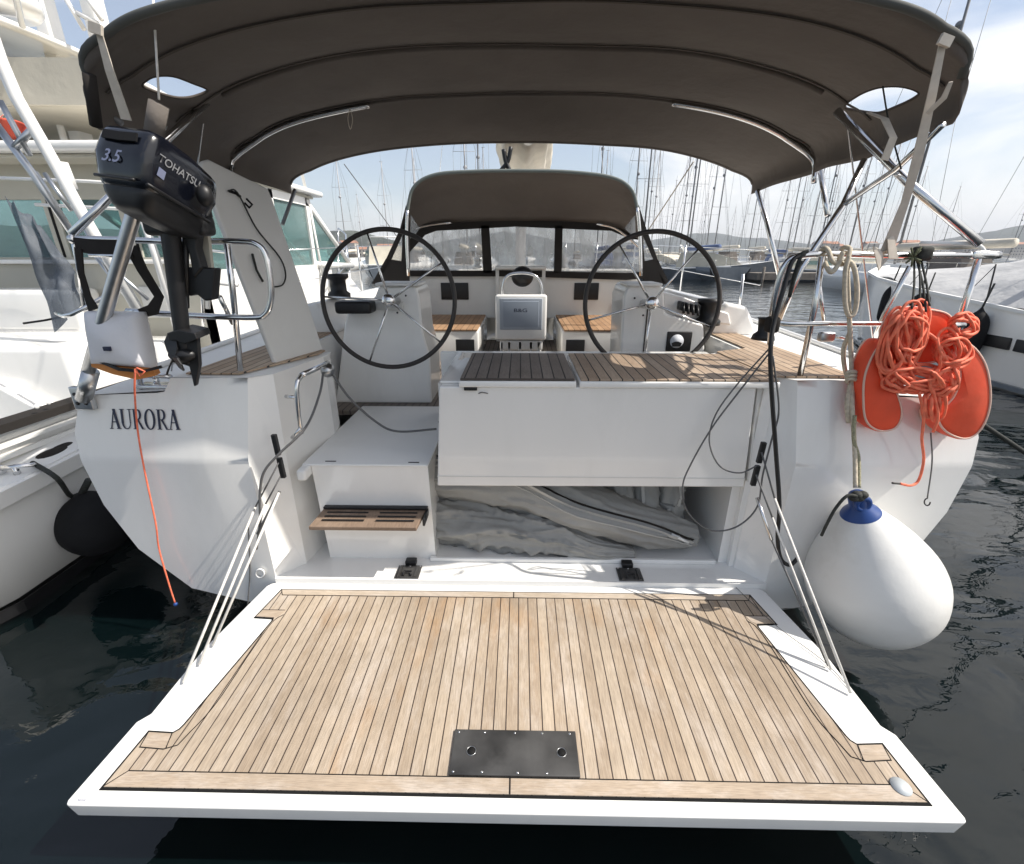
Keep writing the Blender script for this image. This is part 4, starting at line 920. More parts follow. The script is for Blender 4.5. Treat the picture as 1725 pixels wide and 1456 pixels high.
# --- AURORA on the port quarter
o_ = Vector((-1.50, 2.115, 1.10)); e1 = Vector((-2.11, 2.125, 1.01)) - o_; e2 = Vector((-1.545, 2.035, 0.70)) - o_
nn = e1.cross(e2).normalized(); nn = nn if nn.y < 0 else -nn
A0 = PP(182, 724, o_ + nn * .014, nn); A1 = PP(301, 726, o_ + nn * .014, nn); A2 = PP(186, 690, o_ + nn * .014, nn)
ex = (A1 - A0); ey = (A2 - A0); 
ey = ey - ex * (ey.dot(ex) / ex.dot(ex)) * 0.9
lm = MB()
def stroke(a, b_, w, wx=True):
    """slanted bar between (x,y) points with horizontal width w"""
    return [(a[0] - w / 2, a[1]), (a[0] + w / 2, a[1]), (b_[0] + w / 2, b_[1]), (b_[0] - w / 2, b_[1])]
def arcband(cx, cy, rx, ry, tx, ty, a0, a1, n=20):
    out = []
    for i in range(n):
        a, b_ = R(a0 + (a1 - a0) * i / n), R(a0 + (a1 - a0) * (i + 1) / n)
        out.append([(cx + rx * math.cos(a), cy + ry * math.sin(a)), (cx + rx * math.cos(b_), cy + ry * math.sin(b_)), (cx + (rx - tx) * math.cos(b_), cy + (ry - ty) * math.sin(b_)), (cx + (rx - tx) * math.cos(a), cy + (ry - ty) * math.sin(a))])
    return out
def serif(x, y, w=.34, h=.035): return [(x - w / 2, y), (x + w / 2, y), (x + w / 2, y + h), (x - w / 2, y + h)]
G = {'A': (.74, [stroke((.12, .02), (.38, 1.0), .07), stroke((.62, .02), (.37, 1.0), .17), [(.2, .33), (.5, .33), (.5, .375), (.2, .375)], serif(.12, 0, .24), serif(.62, 0, .30)]),
     'U': (.80, [stroke((.16, .3), (.16, 1), .15), stroke((.66, .3), (.66, 1), .07), serif(.16, .965, .30), serif(.66, .965, .26)] + arcband(.395, .32, .295, .33, .12, .05, 180, 270) + arcband(.395, .32, .29, .33, .05, .05, 270, 360)),
     'R': (.76, [stroke((.18, 0), (.18, 1), .15), serif(.18, 0, .30), [(.04, .965), (.4, .965), (.4, 1), (.04, 1)], [(.2, .47), (.4, .47), (.4, .51), (.2, .51)], stroke((.66, 0), (.36, .49), .13), serif(.70, 0, .2)] + arcband(.38, .735, .24, .265, .14, .06, -90, 90)),
     'O': (.82, arcband(.40, .5, .36, .52, .15, .06, 0, 360, 40))}
xx = 0; tot = sum(G[c][0] for c in 'AURORA')
for c in 'AURORA':
    w_, ps_ = G[c]
    for q in ps_:
        pp = [A0 + ex * ((xx + x) / tot) + ey * y for x, y in q]
        for p in pp: p.y = ysurf(p.x, p.z) - .004
        lm.prism(pp, nn * .0008)
    xx += w_
lm.build('name_lettering', M['ink'], yacht, label='the name AURORA in navy capitals on the port quarter')

# ================================================================== THINGS ON AND AROUND THE YACHT
# --- outboard motor
OB = PY(300, 640, 2.02)
ob = thing('outboard_motor', 'small black outboard motor marked 3.5 hung on the port stern rail', 'outboard motor', OB)
c = None
cw = bmesh.new(); bmesh.ops.create_cube(cw, size=1); bmesh.ops.subdivide_edges(cw, edges=cw.edges[:], cuts=7, use_grid_fill=True)
fwd = Vector((.10, .92, -.37)).normalized()     # towards the clamp
side = Vector((.97, -.03, -.18)); side = (side - fwd * side.dot(fwd)).normalized(); upv = fwd.cross(side) * -1; c = PY(192, 252, 1.74) + fwd * .18
if upv.z < 0: upv = -upv
pass
def cowl_shape(p, drop=0.0):
    x, y, z = p * 2
    q = 9.0; l_ = (abs(x) ** q + abs(y) ** q + abs(z) ** q) ** (1 / q); m_ = max(abs(x), abs(y), abs(z)); k = m_ / l_ * 1.0
    x, y, z = x * k, y * k, z * k
    hh = 1.0 - .14 * max(0, x)  # slopes down at the front
    wz = 1 - .10 * max(0, -z)
    return x * (1 - .08 * abs(z)) * wz, y * wz * (1 - .10 * max(0, x)), z * hh
def placec(p, L_, W_, H_): return c + fwd * p[0] * L_ + side * p[1] * W_ + upv * p[2] * H_ * 1.06
for v in cw.verts: v.co = placec(cowl_shape(v.co), .170, .108, .098)
MB().addbm(cw).build('cowling', M['navy'], ob)
lc = bmesh.new(); bmesh.ops.create_cube(lc, size=1); bmesh.ops.subdivide_edges(lc, edges=lc.edges[:], cuts=6, use_grid_fill=True)
for v in lc.verts:
    p = cowl_shape(v.co); p = (p[0] * 1.0, p[1] * (1 - .25 * max(0, -p[2])), p[2]); v.co = placec((p[0] + .12 - .12 * p[2] * .5, p[1], p[2] - 1.85), .150, .095, .055)
MB().addbm(lc).build('lower_cowling', M['black'], ob)
# recess handle, pull cord, stripe, decals
MB().ribbon([placec((-1.0, -.6, .52), .170, .108, .098), placec((-1.02, 0, .48), .170, .108, .098), placec((-1.0, .6, .52), .170, .108, .098)], .028, .006, upv).build('carry_handle', M['blackr'], ob)
MB().tube([placec((-.85 + .23 * i, .97, -.80), .170, .108, .098) for i in range(8)], .006, 6).build('cowl_seam', M['black'], ob)
MB().tube([placec((-.955, .7 - .2 * i, -.80), .170, .108, .098) for i in range(8)], .006, 6).build('cowl_seam', M['black'], ob)
MB().ball(placec((-.2, .2, 1.05), .170, .108, .098), .028, (1, 1, .6)).build('fuel_cap', M['alu'], ob)
text_mesh('3.5', 'power_lettering', M['inkb'], ob, placec((-1.001, -.52, -.33), .170, .108, .098), side, upv, .040, shear=.25)
text_mesh('TOHATSU', 'maker_lettering', M['inkd'], ob, placec((-.76, 1.025, .08), .170, .108, .098), fwd, upv, .027, shear=.2)
MB().ribbon([placec((-.70, 1.008, -.22), .170, .108, .098), placec((-.54, 1.008, -.25), .170, .108, .098)], .03, .002, upv).build('decal', M['inkb'], ob)
MB().rbox(PY(285, 345, 1.97).x - .08, PY(285, 345, 1.97).x + .12, 1.93, 2.06, PY(285, 352, 1.97).z - .05, PY(285, 352, 1.97).z + .05, .03).build('engine_pan', M['black'], ob)
MB().ball(PY(290, 356, 1.90), .014).build('knob', M['alu'], ob); MB().ball(PY(345, 330, 1.92), .03, (1, 1, 1.3)).build('choke_knob', M['black'], ob)
# leg
lg = MB(); P3 = [PY(u, v, 2.0) for u, v in [(285, 375), (293, 440), (302, 520), (309, 580), (316, 612)]]
lg.tube(P3, [.036, .027], 12, smooth=4); lg.tube([P3[0] + Vector((.045, .03, 0)), P3[2] + Vector((.01, .03, 0))], .012, 8); lg.rbox(P3[0].x - .09, P3[0].x + .16, 1.96, 2.05, P3[0].z - .05, P3[0].z + .03, .02); lg.build('leg', M['black'], ob)
cl = MB(); cl.prism([PY(u, v, 2.02) for u, v in [(262, 365), (350, 372), (352, 392), (332, 398), (330, 418), (340, 452), (325, 470), (318, 430), (306, 400), (262, 395)]], (0, .05, 0))
cl.prism([PY(u, v, 2.03) for u, v in [(310, 450), (362, 452), (358, 505), (345, 508), (330, 496), (318, 500), (308, 470)]], (0, .05, 0)); cl.build('clamp_bracket', M['black'], ob, bevel=.008)
MB().prism([PY(u, v, 2.09) for u, v in [(332, 396), (350, 398), (358, 470), (366, 500), (342, 500)]], (0, .02, 0)).build('clamp_pad', M['beige'], ob)
av = MB(); av.prism([PY(u, v, 1.96) for u, v in [(280, 562), (300, 556), (328, 562), (332, 572), (312, 580), (296, 574), (284, 574)]], (0, .10, .01)); av.build('cavitation_plate', M['black'], ob, bevel=.004)
gx = MB(); g0 = PY(308, 598, 1.99); gx.ball(g0, .036, (1.7, 1.1, .9)); gx.prism([PY(u, v, 1.985) for u, v in [(300, 560), (332, 560), (336, 615), (330, 650), (326, 652), (318, 618), (300, 612)]], (0, .022, 0)); gx.build('gearcase', M['black'], ob, bevel=.006)
pr = MB()
hc = PY(292, 604, 1.95)
for k in range(3):
    a = R(100 + 120 * k); ax = Vector((-.55, -.8, .2)).normalized(); u1 = ax.orthogonal().normalized(); u2 = ax.cross(u1); dr = u1 * math.cos(a) + u2 * math.sin(a); tn = ax.cross(dr)
    pr.ribbon([hc, hc + dr * .035 + tn * .01, hc + dr * .07 + tn * .03, hc + dr * .092 + tn * .035], [.02, .05, .062, .03], .006, tn + ax * .45)
pr.lathe([(0, 0), (.018, .0), (.022, .05), (0, .05)], hc, 14, axis=(.55, .8, -.2)); pr.build('propeller', M['black'], ob)

# --- white cover bag on the rail with an orange line (horseshoe light / rescue sling pouch)
wbg = thing('rescue_pouch', 'white folded pouch with an orange bottom strapped below the port rail', 'pouch', PY(205, 615, 2.02))
pb_ = bmesh.new(); bmesh.ops.create_cube(pb_, size=1); bmesh.ops.subdivide_edges(pb_, edges=pb_.edges[:], cuts=9, use_grid_fill=True)
qc = [PY(150, 524, 2.06), PY(240, 526, 2.06), PY(262, 618, 2.03), PY(162, 612, 2.03)]
for v in pb_.verts:
    a, b_, d = v.co.x + .5, .5 - v.co.z, v.co.y
    k = 1 - .5 * (abs(d) * 2) ** 3 * .35
    p = lerp(lerp(qc[0], qc[1], .5 + (a - .5) * k), lerp(qc[3], qc[2], .5 + (a - .5) * k), .5 + (b_ - .5) * k)
    bul = .03 * math.sin(math.pi * a) * math.sin(math.pi * b_)
    v.co = p + Vector((0, d * .10 + (bul * (1 if d > 0 else -1)), 0)) + Vector((noise.noise(p * 9) * .006, noise.noise(p * 7) * .012, 0))
MB().addbm(pb_).build('pouch', M['whitebag'], wbg)
MB().rbox(PY(193, 585, 2.0).x - .016, PY(193, 585, 2.0).x + .014, 1.957, 1.968, PY(193, 585, 2.0).z - .009, PY(193, 585, 2.0).z + .009, .001).build('maker_tag', M['ink'], wbg)
MB().ribbon([PY(165, 612, 2.04), PY(200, 622, 2.02), PY(235, 628, 2.02), PY(262, 622, 2.04)], [.02, .035, .05, .05], .06, (0, 0, 1)).build('orange_bottom', mat('amber_cloth', (.55, .22, .06), .8), wbg)
MB().ribbon([PY(160, 605, 2.0), PY(200, 622, 1.98), PY(240, 626, 1.98), PY(272, 618, 2.0)], [.012] * 4, .01, (0, 0, 1)).build('band', M['black'], wbg)
tag(MB().tube([PY(228, 622, 1.97), PY(227, 660, 1.98), PY(232, 725, 2.03), PY(243, 790, 2.02), PY(262, 880, 2.0), PY(268, 925, 2.0), PY(285, 985, 1.98), PY(295, 1016, 1.97)], .0042, 7, smooth=6).tube([PY(228, 622, 1.95), PY(236, 634, 1.95), PY(244, 626, 1.95), PY(230, 620, 1.95)], .004, 6).build('trailing_line', M['orope']), 'thin orange line dangling down past the letters AURORA', 'line')
MB().ball(PY(296, 1018, 1.97), .011).build('line_float', M['blue'], bpy.data.objects['trailing_line'])
# --- black lifting sling on the port rail
slg = thing('lifting_sling', 'black webbing sling hanging from the port stern rail', 'sling', PY(215, 520, 2.06))
MB().ribbon([PY(128, 412, 2.08), PY(170, 418, 2.07), PY(222, 420, 2.07)], [.055, .062, .075], .012, (0, 0, 1)).build('sling_band', M['canvasd'], slg)
MB().ribbon([PY(132, 418, 2.07), PY(137, 460, 2.07), PY(148, 500, 2.07), PY(158, 522, 2.06)], [.03, .022, .028, .045], .008, (1, 0, 0)).build('sling_leg', M['canvasd'], slg)
MB().ribbon([PY(220, 415, 2.07), PY(240, 455, 2.08), PY(268, 500, 2.09), PY(258, 522, 2.09), PY(238, 528, 2.1)], [.055, .045, .04, .05, .04], .008, (1, 0, -.3)).build('sling_leg', M['canvasd'], slg)
MB().tube([PY(150, 430, 2.05), PY(215, 432, 2.05)], .007, 8).build('buckle', M['steel'], slg)

# --- folded dinghy / cover in the garage
bg_ = thing('folded_cover', 'crumpled grey zipped cover stuffed under the garage door', 'boat cover', (0.25, 2.5, .03))
def ridge(v, k=2.0): return (1 - abs(noise.noise(v)) * k)
def softtube(path, rad, seed, fold=.34, nseg=110, ncs=72, floor=.036):
    pts = [Vector(p) for p in path]; cen = spline(pts, 12); n = len(cen)
    rtab = [(i / (len(rad) - 1), r_) for i, r_ in enumerate(rad)]
    def at(a, c, grow=0.0):
        i = a * (n - 1); k = min(int(i), n - 2); p = lerp(cen[k], cen[k + 1], i - k); t_ = (cen[min(k + 1, n - 1)] - cen[max(k - 1, 0)]).normalized()
        u = t_.cross(Vector((0, 1, 0))); u = u.normalized() if u.length > .01 else Vector((0, 0, 1)); w = u.cross(t_)
        if u.z < 0: u = -u
        rz = interp([(x, r_[0]) for x, r_ in rtab], a); ry = interp([(x, r_[1]) for x, r_ in rtab], a); an = c * 2 * math.pi
        q = p + u * rz * math.sin(an)
        q2 = Vector((math.cos(an) * 1.3, math.sin(an) * 1.6, a * 2.4 + seed))
        f_ = (ridge(q2 * 1.25) ** 3) * fold * .5 + (ridge(Vector((q2.x * 2.2 + a * 4, q2.y * 2.2 - a * 3, seed * 2.0))) ** 4) * fold * .35 + noise.noise(q2 * 4) * fold * .08
        r_ = 1 + f_ - fold * .25 + grow / max(.04, rz)
        return Vector((0, 0, 0)) + p + u * rz * math.sin(an) * r_ - Vector((0, 1, 0)) * ry * math.cos(an) * r_
    def fin(a, c, grow=0.0):
        q = at(a, c, grow)
        if q.z < floor: q.y -= (floor - q.z) * .5; q.z = floor + .004 * noise.noise(q * 20)
        return q
    return fin
def softbuild(fn, name, mt, nu=120, nv=80):
    k = MB(); k.grid(fn, nu, nv); k.add([fn(1, i / nv) for i in range(nv)], [range(nv)]); k.add([fn(0, i / nv) for i in range(nv)], [range(nv)]); return k.build(name, mt, bg_)
t_back = softtube([(-.52, 2.78, .40), (-.1, 2.78, .46), (.3, 2.80, .44), (.7, 2.80, .40), (1.0, 2.8, .3)], [(.16, .14), (.18, .16), (.17, .15), (.15, .13)], 1.7, .25)
softbuild(t_back, 'cover_fold', M['bag'])
t_main = softtube([(-.54, 2.50, .44), (-.25, 2.48, .40), (.02, 2.46, .37), (.30, 2.42, .29), (.58, 2.36, .22), (.84, 2.32, .16), (1.02, 2.33, .12)], [(.14, .17), (.15, .18), (.14, .18), (.14, .19), (.125, .17), (.10, .13), (.06, .08)], 4.1, .28)
softbuild(t_main, 'cover_cloth', M['bag'])
t_low = softtube([(-.55, 2.44, .17), (-.30, 2.42, .155), (-.08, 2.38, .135), (.10, 2.33, .12), (.24, 2.30, .105), (.42, 2.27, .075), (.66, 2.26, .05)], [(.15, .17), (.145, .17), (.125, .16), (.11, .13), (.105, .10), (.06, .10), (.02, .06)], 9.3, .62)
softbuild(t_low, 'cover_fold', M['bag'])
for i, (x, sd_) in enumerate(((.60, 2.2), (.74, 6.1), (.88, 7.7))):
    t_v = softtube([(x + .02, 2.62, .62), (x - .01 + .02 * i, 2.56, .45), (x + .02, 2.50, .28), (x + .04, 2.46, .12)], [(.075, .11), (.085, .13), (.09, .13), (.07, .10)], sd_, .32)
    softbuild(t_v, 'cover_fold', M['bag'], 60, 48)
    if i: MB().ribbon([t_v(.05 + .85 * t, .94, .004) for t in [j / 14 for j in range(15)]], .018, .004, (1, 0, 0)).build('zip_tape', M['bagl'], bg_)
def zipw(off, gr=.007): return [t_main(.02 + .94 * t, .17 - .13 * t ** 1.4 + .030 * math.sin(t * 9 + .5) + off, gr) for t in [i / 70 for i in range(71)]]
MB().ribbon(zipw(0), .014, .004, (0, -.5, 1)).build('zip', M['canvasd'], bg_)
MB().ribbon(zipw(-.035), .022, .003, (0, -.5, 1)).build('zip_tape', M['bagl'], bg_)
MB().ribbon(zipw(-.068), .006, .004, (0, -.5, 1)).build('zip_tape', M['bagl'], bg_)
c = zipw(-.02)[-4]; MB().tube([c + Vector((-.10, -.02, .05)), c + Vector((-.04, -.025, .02)), c + Vector((.0, -.02, -.004))], .008, 8).build('zip_pull', M['gel'], bg_)

# --- big white ball fender
fc = PY(1470, 981, 1.86)
fd = thing('ball_fender', 'big white teardrop fender with a blue top beside the swim platform', 'fender', PY(1476, 1100, 1.80))
axis = Vector((-.42, .0, 1)).normalized()
Rf = .355; KR, KZ = .80, .885
prf = [(0, -Rf), (.10, -Rf * .965), (.2, -Rf * .83), (.275, -Rf * .64), (.33, -Rf * .40), (.352, -Rf * .12), (.350, .04), (.325, .13), (.270, .235), (.200, .34), (.142, .415), (.100, .465), (.088, .475)]
pr2 = spline([Vector((a * KR, 0, b_ * KZ)) for a, b_ in prf], 4); MB().lathe([(p.x, p.z) for p in pr2], fc, 64, axis).build('fender_body', M['fender'], fd)
tp_ = fc + axis * .468 * KZ
MB().lathe([(.079, 0), (.072, .012), (.046, .036), (.038, .055), (.038, .085), (.032, .11), (.016, .122), (0, .124)], tp_, 32, axis).build('fender_neck', M['blue'], fd)
MB().tube([tp_ + axis * .07 + Vector((.028 * math.cos(a), -.03, .028 * math.sin(a))) for a in [i * math.pi / 10 for i in range(20)]], .012, 8, closed=True).build('rope_eye', M['blue'], fd)
kn = PY(1418, 822, 1.80)
k = MB(); e = tp_ + axis * .1
k.tube([e + Vector((.0, -.03, .02)), e + Vector((-.03, -.05, .02)), PY(1428, 835, 1.80), PY(1408, 856, 1.80), PY(1392, 885, 1.80), PY(1384, 902, 1.82)], .0065, 8, smooth=5)
for i in range(4): k.ball(e + Vector((-.045 + .012 * i, -.04, .01 + .014 * (i % 2))), .022, (1, 1, .8), 10, 8)
k.build('black_lashing', M['roped'], fd)
# fender rope: over the rail, down past the deck edge
def twist(name, pts, r, mt, parent=None, label=None, cat=None, sm=8):
    p = spline([Vector(q) for q in pts], sm); o = MB().tube(p, r, 8).build(name, mt, parent)
    if cat: tag(o, label, cat)
    return o
fr_ = thing('fender_rope', 'thick cream rope looped over the starboard rail and running down to the fender', 'rope', PY(1440, 640, 2.1))
twist('rope_run', [PY(1441, 822, 1.90), PY(1440, 760, 1.97), PY(1436, 690, 2.02), PY(1435, 640, 2.06), PY(1432, 560, 2.08), PY(1428, 480, 2.10), PY(1428, 440, 2.11), PY(1432, 420, 2.13), PY(1420, 418, 2.17), PY(1414, 434, 2.18), PY(1418, 446, 2.12)], .0095, M['ropew'], fr_)
twist('rope_run', [PY(1447, 822, 1.90), PY(1446, 770, 1.96), PY(1438, 740, 1.98), PY(1440, 700, 2.0)], .008, mat('green_flecked_rope', (.30, .28, .18), .8, var=.4, vscale=160), fr_)
twist('rope_loop', [PY(1418, 446, 2.12), PY(1402, 440, 2.10), PY(1396, 424, 2.12), PY(1390, 418, 2.16), PY(1384, 426, 2.18), PY(1398, 458, 2.1), PY(1412, 446, 2.1), PY(1420, 424, 2.1)], .0095, M['ropew'], fr_)
twist('rope_loop', [PY(1424, 436, 2.1), PY(1438, 450, 2.08), PY(1444, 490, 2.07), PY(1440, 525, 2.07), PY(1430, 532, 2.07), PY(1424, 510, 2.07), PY(1424, 460, 2.08), PY(1430, 432, 2.09)], .0095, M['ropew'], fr_)
twist('rope_tail', [PY(1432, 560, 2.09), PY(1421, 590, 2.11), PY(1424, 625, 2.12), PY(1434, 640, 2.1)], .010, M['ropew'], fr_)
twist('rope_tail', [PY(1434, 645, 2.06), PY(1428, 680, 2.04), PY(1430, 712, 2.03)], .012, M['ropew'], fr_)
k = MB()
for i in range(3): k.tube([PY(1435 + 9 * math.cos(a), 630 + 6 * i + 4 * math.sin(a), 2.05 + .02 * math.sin(a)) for a in [j * math.pi / 6 for j in range(12)]], .009, 6, closed=True)
k.build('rope_hitch', M['ropew'], fr_)

# --- horseshoe lifebuoy, two lobes, with its tangled orange rope
lb = thing('horseshoe_lifebuoy', 'orange horseshoe lifebuoy with pale piping hung on the starboard stern rail', 'lifebuoy', PY(1550, 730, 1.97))
def lobe(outline, y, th, name='foam_lobe', pip=True):
    pts = spline([PY(u, v, y) for u, v in outline], 6, True); n = len(pts); cen = sum(pts, Vector()) / n
    mb = MB(); rings = []
    for k_, (dy, sc) in enumerate([(-.5, .80), (-.46, .92), (-.3, .985), (0, 1.0), (.3, .985), (.46, .92), (.5, .80)]):
        rings += [Vector((cen.x + (p.x - cen.x) * sc, y + dy * th, cen.z + (p.z - cen.z) * sc)) for p in pts]
    fs_l = [(a * n + i, a * n + (i + 1) % n, (a + 1) * n + (i + 1) % n, (a + 1) * n + i) for a in range(6) for i in range(n)]
    mb.add(rings, fs_l, True)
    # domed faces
    for a0, dy in ((0, -.5), (6, .5)):
        vs = rings[a0 * n:(a0 + 1) * n]; k2 = len(mb.v); mid_ = [Vector((cen.x + (p.x - cen.x) * .45, y + dy * th * 1.12, cen.z + (p.z - cen.z) * .45)) for p in vs]
        mb.add(vs + mid_ + [Vector((cen.x, y + dy * th * 1.14, cen.z))], [(i, (i + 1) % n, n + (i + 1) % n, n + i) for i in range(n)] + [(n + i, n + (i + 1) % n, 2 * n) for i in range(n)], True)
    o = mb.build(name, M['orange'], lb)
    if pip:
        for dy, sc in ((-.46, .93), (.40, .96)):
            MB().tube([Vector((cen.x + (p.x - cen.x) * sc, y + dy * th * 1.02, cen.z + (p.z - cen.z) * sc)) for p in pts], .0045, 6, closed=True).build('piping', M['piping'], o)
    return o
lobe([(1470, 572), (1500, 585), (1496, 640), (1508, 690), (1498, 718), (1470, 724), (1446, 708), (1440, 670), (1444, 620)], 2.04, .10)
lobe([(1588, 560), (1622, 575), (1645, 610), (1653, 660), (1647, 700), (1630, 728), (1605, 737), (1572, 722), (1562, 695), (1590, 660), (1600, 615)], 2.04, .11)
lobe([(1500, 540), (1530, 520), (1560, 518), (1590, 530), (1598, 570), (1585, 600), (1540, 612), (1500, 600), (1490, 570)], 2.05, .09)
rp = thing('rope_tangle', 'tangled coils of orange floating rope draped over the lifebuoy', 'rope', PY(1550, 650, 1.970))
random.seed(11)
def coil(cu, cv, ru, rv, n, y, tilt=0, jit=5):
    for q in range(n):
        ph = random.random() * 6.28; du, dv = random.uniform(-jit, jit), random.uniform(-jit, jit); su, sv = random.uniform(.72, 1.1), random.uniform(.8, 1.1); yy = y + random.uniform(-.02, .02)
        pts = []
        for i in range(9):
            a = ph + 2 * math.pi * i / 9; x_, y_ = ru * su * math.cos(a), rv * sv * math.sin(a); w = 1 + .25 * math.sin(2 * a + ph)
            u = cu + du + (x_ * math.cos(tilt) - y_ * math.sin(tilt)) * w; v = cv + dv + (x_ * math.sin(tilt) + y_ * math.cos(tilt)) * w
            pts.append(PY(u, v, yy + .015 * math.sin(a * 2 + ph)))
        MB().tube(spline(pts, 5, True), random.uniform(.0060, .0074), 7, closed=True).build('rope_loop', M['orope'], rp)
coil(1512, 580, 22, 52, 13, 1.960, .18); coil(1535, 565, 24, 44, 6, 1.950, .25)
coil(1545, 638, 42, 14, 8, 1.950, .08, 8); coil(1602, 590, 26, 24, 7, 1.950, .2, 8); coil(1622, 548, 20, 18, 6, 1.970, .3, 4)
coil(1575, 675, 16, 24, 4, 1.960, .3, 6); coil(1515, 648, 22, 14, 4, 1.950, 0, 5); coil(1590, 640, 24, 22, 5, 1.945, .5, 8); coil(1565, 600, 45, 30, 3, 1.955, -.4, 8)
twist('rope_tail', [PY(1548, 660, 1.950), PY(1556, 700, 1.950), PY(1553, 740, 1.960), PY(1556, 775, 1.970), PY(1548, 808, 1.970), PY(1535, 818, 1.960), PY(1516, 815, 1.950)], .0058, M['orope'], rp)
twist('rope_end', [PY(1516, 815, 1.950), PY(1503, 814, 1.950)], .005, M['black'], rp)
twist('rope_tail', [PY(1570, 650, 1.950), PY(1580, 700, 1.940), PY(1572, 728, 1.950)], .0058, M['orope'], rp)
# dark lanyards that hang the lifebuoy
ly = thing('lanyard', 'dark flecked cords tied to the starboard rail above the lifebuoy', 'cord', PY(1545, 440, 2.1))
for u0, u1, v1 in ((1540, 1536, 520), (1545, 1560, 525), (1552, 1566, 515), (1548, 1548, 535)):
    twist('cord', [PY(u0, 440, 2.1), PY((u0 + u1) / 2 + 2, 480, 2.02), PY(u1, v1, 1.93)], .0042, M['roped'], ly)
c = PY(1553, 428, 2.10); MB().rbox(c.x - .03, c.x + .03, c.y - .03, c.y + .03, c.z - .028, c.z + .03, .014).build('cord_knot', M['roped'], ly)
k = MB()
for i in range(14):
    a = random.random() * 6.28; b_ = random.uniform(.02, .07); c = PY(1538, 434, 2.08); k.tube([c, c + Vector((math.cos(a) * b_, -.01, math.sin(a) * b_ * .6))], .004, 5)
k.build('frayed_ends', mat('olive_cord', (.10, .11, .06), .9), ly)

# --- black and grey cables at the starboard corner
twist('black_cable', [PY(1355, 428, 2.12), PY(1335, 440, 2.10), PY(1322, 480, 2.08), PY(1305, 540, 2.05), PY(1298, 590, 2.0), PY(1300, 660, 1.98), PY(1307, 760, 1.96), PY(1313, 850, 1.93), PY(1310, 905, 1.92), PY(1315, 940, 1.91), PY(1330, 952, 1.93), PY(1345, 940, 1.95)], .0095, M['black'], None, 'thick black cable hanging from the starboard rail down the transom', 'cable')
twist('grey_cable', [PY(1300, 590, 2.02), PY(1245, 660, 2.05), PY(1200, 720, 2.05), PY(1165, 780, 2.05), PY(1150, 820, 2.04), PY(1158, 862, 2.03), PY(1195, 893, 2.02), PY(1240, 888, 2.01), PY(1275, 855, 2.02), PY(1285, 800, 2.0), PY(1300, 740, 2.0), PY(1312, 690, 2.0), PY(1302, 600, 2.0)], .0040, M['ropeg'], None, 'thin grey cable drooping in a wide loop across the garage door edge', 'cable')
twist('grey_cable', [PY(1298, 585, 2.02), PY(1240, 650, 2.06), PY(1205, 700, 2.06), PY(1195, 745, 2.06), PY(1212, 785, 2.05), PY(1245, 797, 2.04), PY(1275, 785, 2.03)], .0036, M['ropeg'], None, 'thin grey cable making the smaller upper loop beside the garage door', 'cable')
twist('mooring_tail', [PY(556, 625, 2.38), PY(590, 672, 2.35), PY(635, 712, 2.35), PY(670, 727, 2.32), PY(735, 723, 2.30)], .0062, M['ropeg'], None, 'grey line sagging across the port steps to the garage door', 'line')
twist('mooring_tail', [PY(545, 625, 2.36), PY(538, 665, 2.2), PY(515, 720, 2.06), PY(470, 765, 2.0), PY(445, 795, 1.98), PY(438, 830, 1.98), PY(438, 880, 1.98), PY(432, 925, 1.98)], .0062, M['ropeg'], None, 'grey line running from the port block down past the black line exits', 'line')
twist('thin_cord', [PY(1568, 730, 2.0), PY(1570, 780, 2.02), PY(1562, 840, 2.03)], .003, M['ropeg'], None, 'thin cord with a small hook hanging below the lifebuoy', 'cord')
MB().tube([PY(1562 + 5 * math.cos(a), 846 + 6 * math.sin(a), 2.03) for a in [i * math.pi / 6 for i in range(10)]], .003, 6).build('hook', M['black'], bpy.data.objects['thin_cord'])
twist('black_lashing', [PY(1360, 424, 2.13), PY(1350, 430, 2.11), PY(1338, 465, 2.1), PY(1330, 500, 2.1), PY(1338, 470, 2.09), PY(1350, 440, 2.1)], .008, M['roped'], None, 'short black cord wrapped round the front bend of the starboard rail', 'cord')
k = MB(); c = PY(1303, 545, 2.12); k.rbox(c.x - .03, c.x + .02, c.y - .03, c.y + .03, c.z - .04, c.z + .03, .015); tag(k.build('tape_wrap', M['canvasd']), 'black tape wrapped round the foot of the starboard rail bend', 'tape')

# ================================================================== PORT NEIGHBOUR: sport fishing boat
fx0 = -2.80
fb_ = thing('fishing_boat', 'white sport fishing boat with teal windows and outriggers berthed on the port side', 'motorboat', (-4.2, 2.0, WATER))
k = MB()
# hull: stations (y, half beam factor, sheer, chine)
XC = -4.75; HB = 1.95
stf = [(1.95, .97, .42, -.2), (2.1, 1.0, .42, -.2), (3.2, 1.0, .46, -.2), (5, 1.0, .62, -.15), (7, .97, .85, -.1), (9, .80, 1.15, 0), (10.8, .48, 1.45, .2), (12.2, .02, 1.75, .9)]
for sg in (-1, 1):
    vs = []
    for y, b_, sh, ch in stf:
        vs += [(XC + sg * HB * b_, y, sh), (XC + sg * HB * b_ * (1.0 if y < 6 else .93), y, sh - .25), (XC + sg * HB * b_ * (.96 if y < 6 else .75), y, ch), (XC + sg * HB * b_ * .5, y, -.7), (XC, y, -.9)]
    k.add(vs, [(i * 5 + j, i * 5 + j + 1, i * 5 + 6 + j, i * 5 + 5 + j) for i in range(len(stf) - 1) for j in range(4)], True)
k.add([(XC - HB * .97, 1.95, .42), (XC + HB * .97, 1.95, .42), (XC + HB * .93, 1.95, -.2), (XC, 1.95, -.9), (XC - HB * .93, 1.95, -.2)], [range(5)])
k.build('hull', M['gel'], fb_)
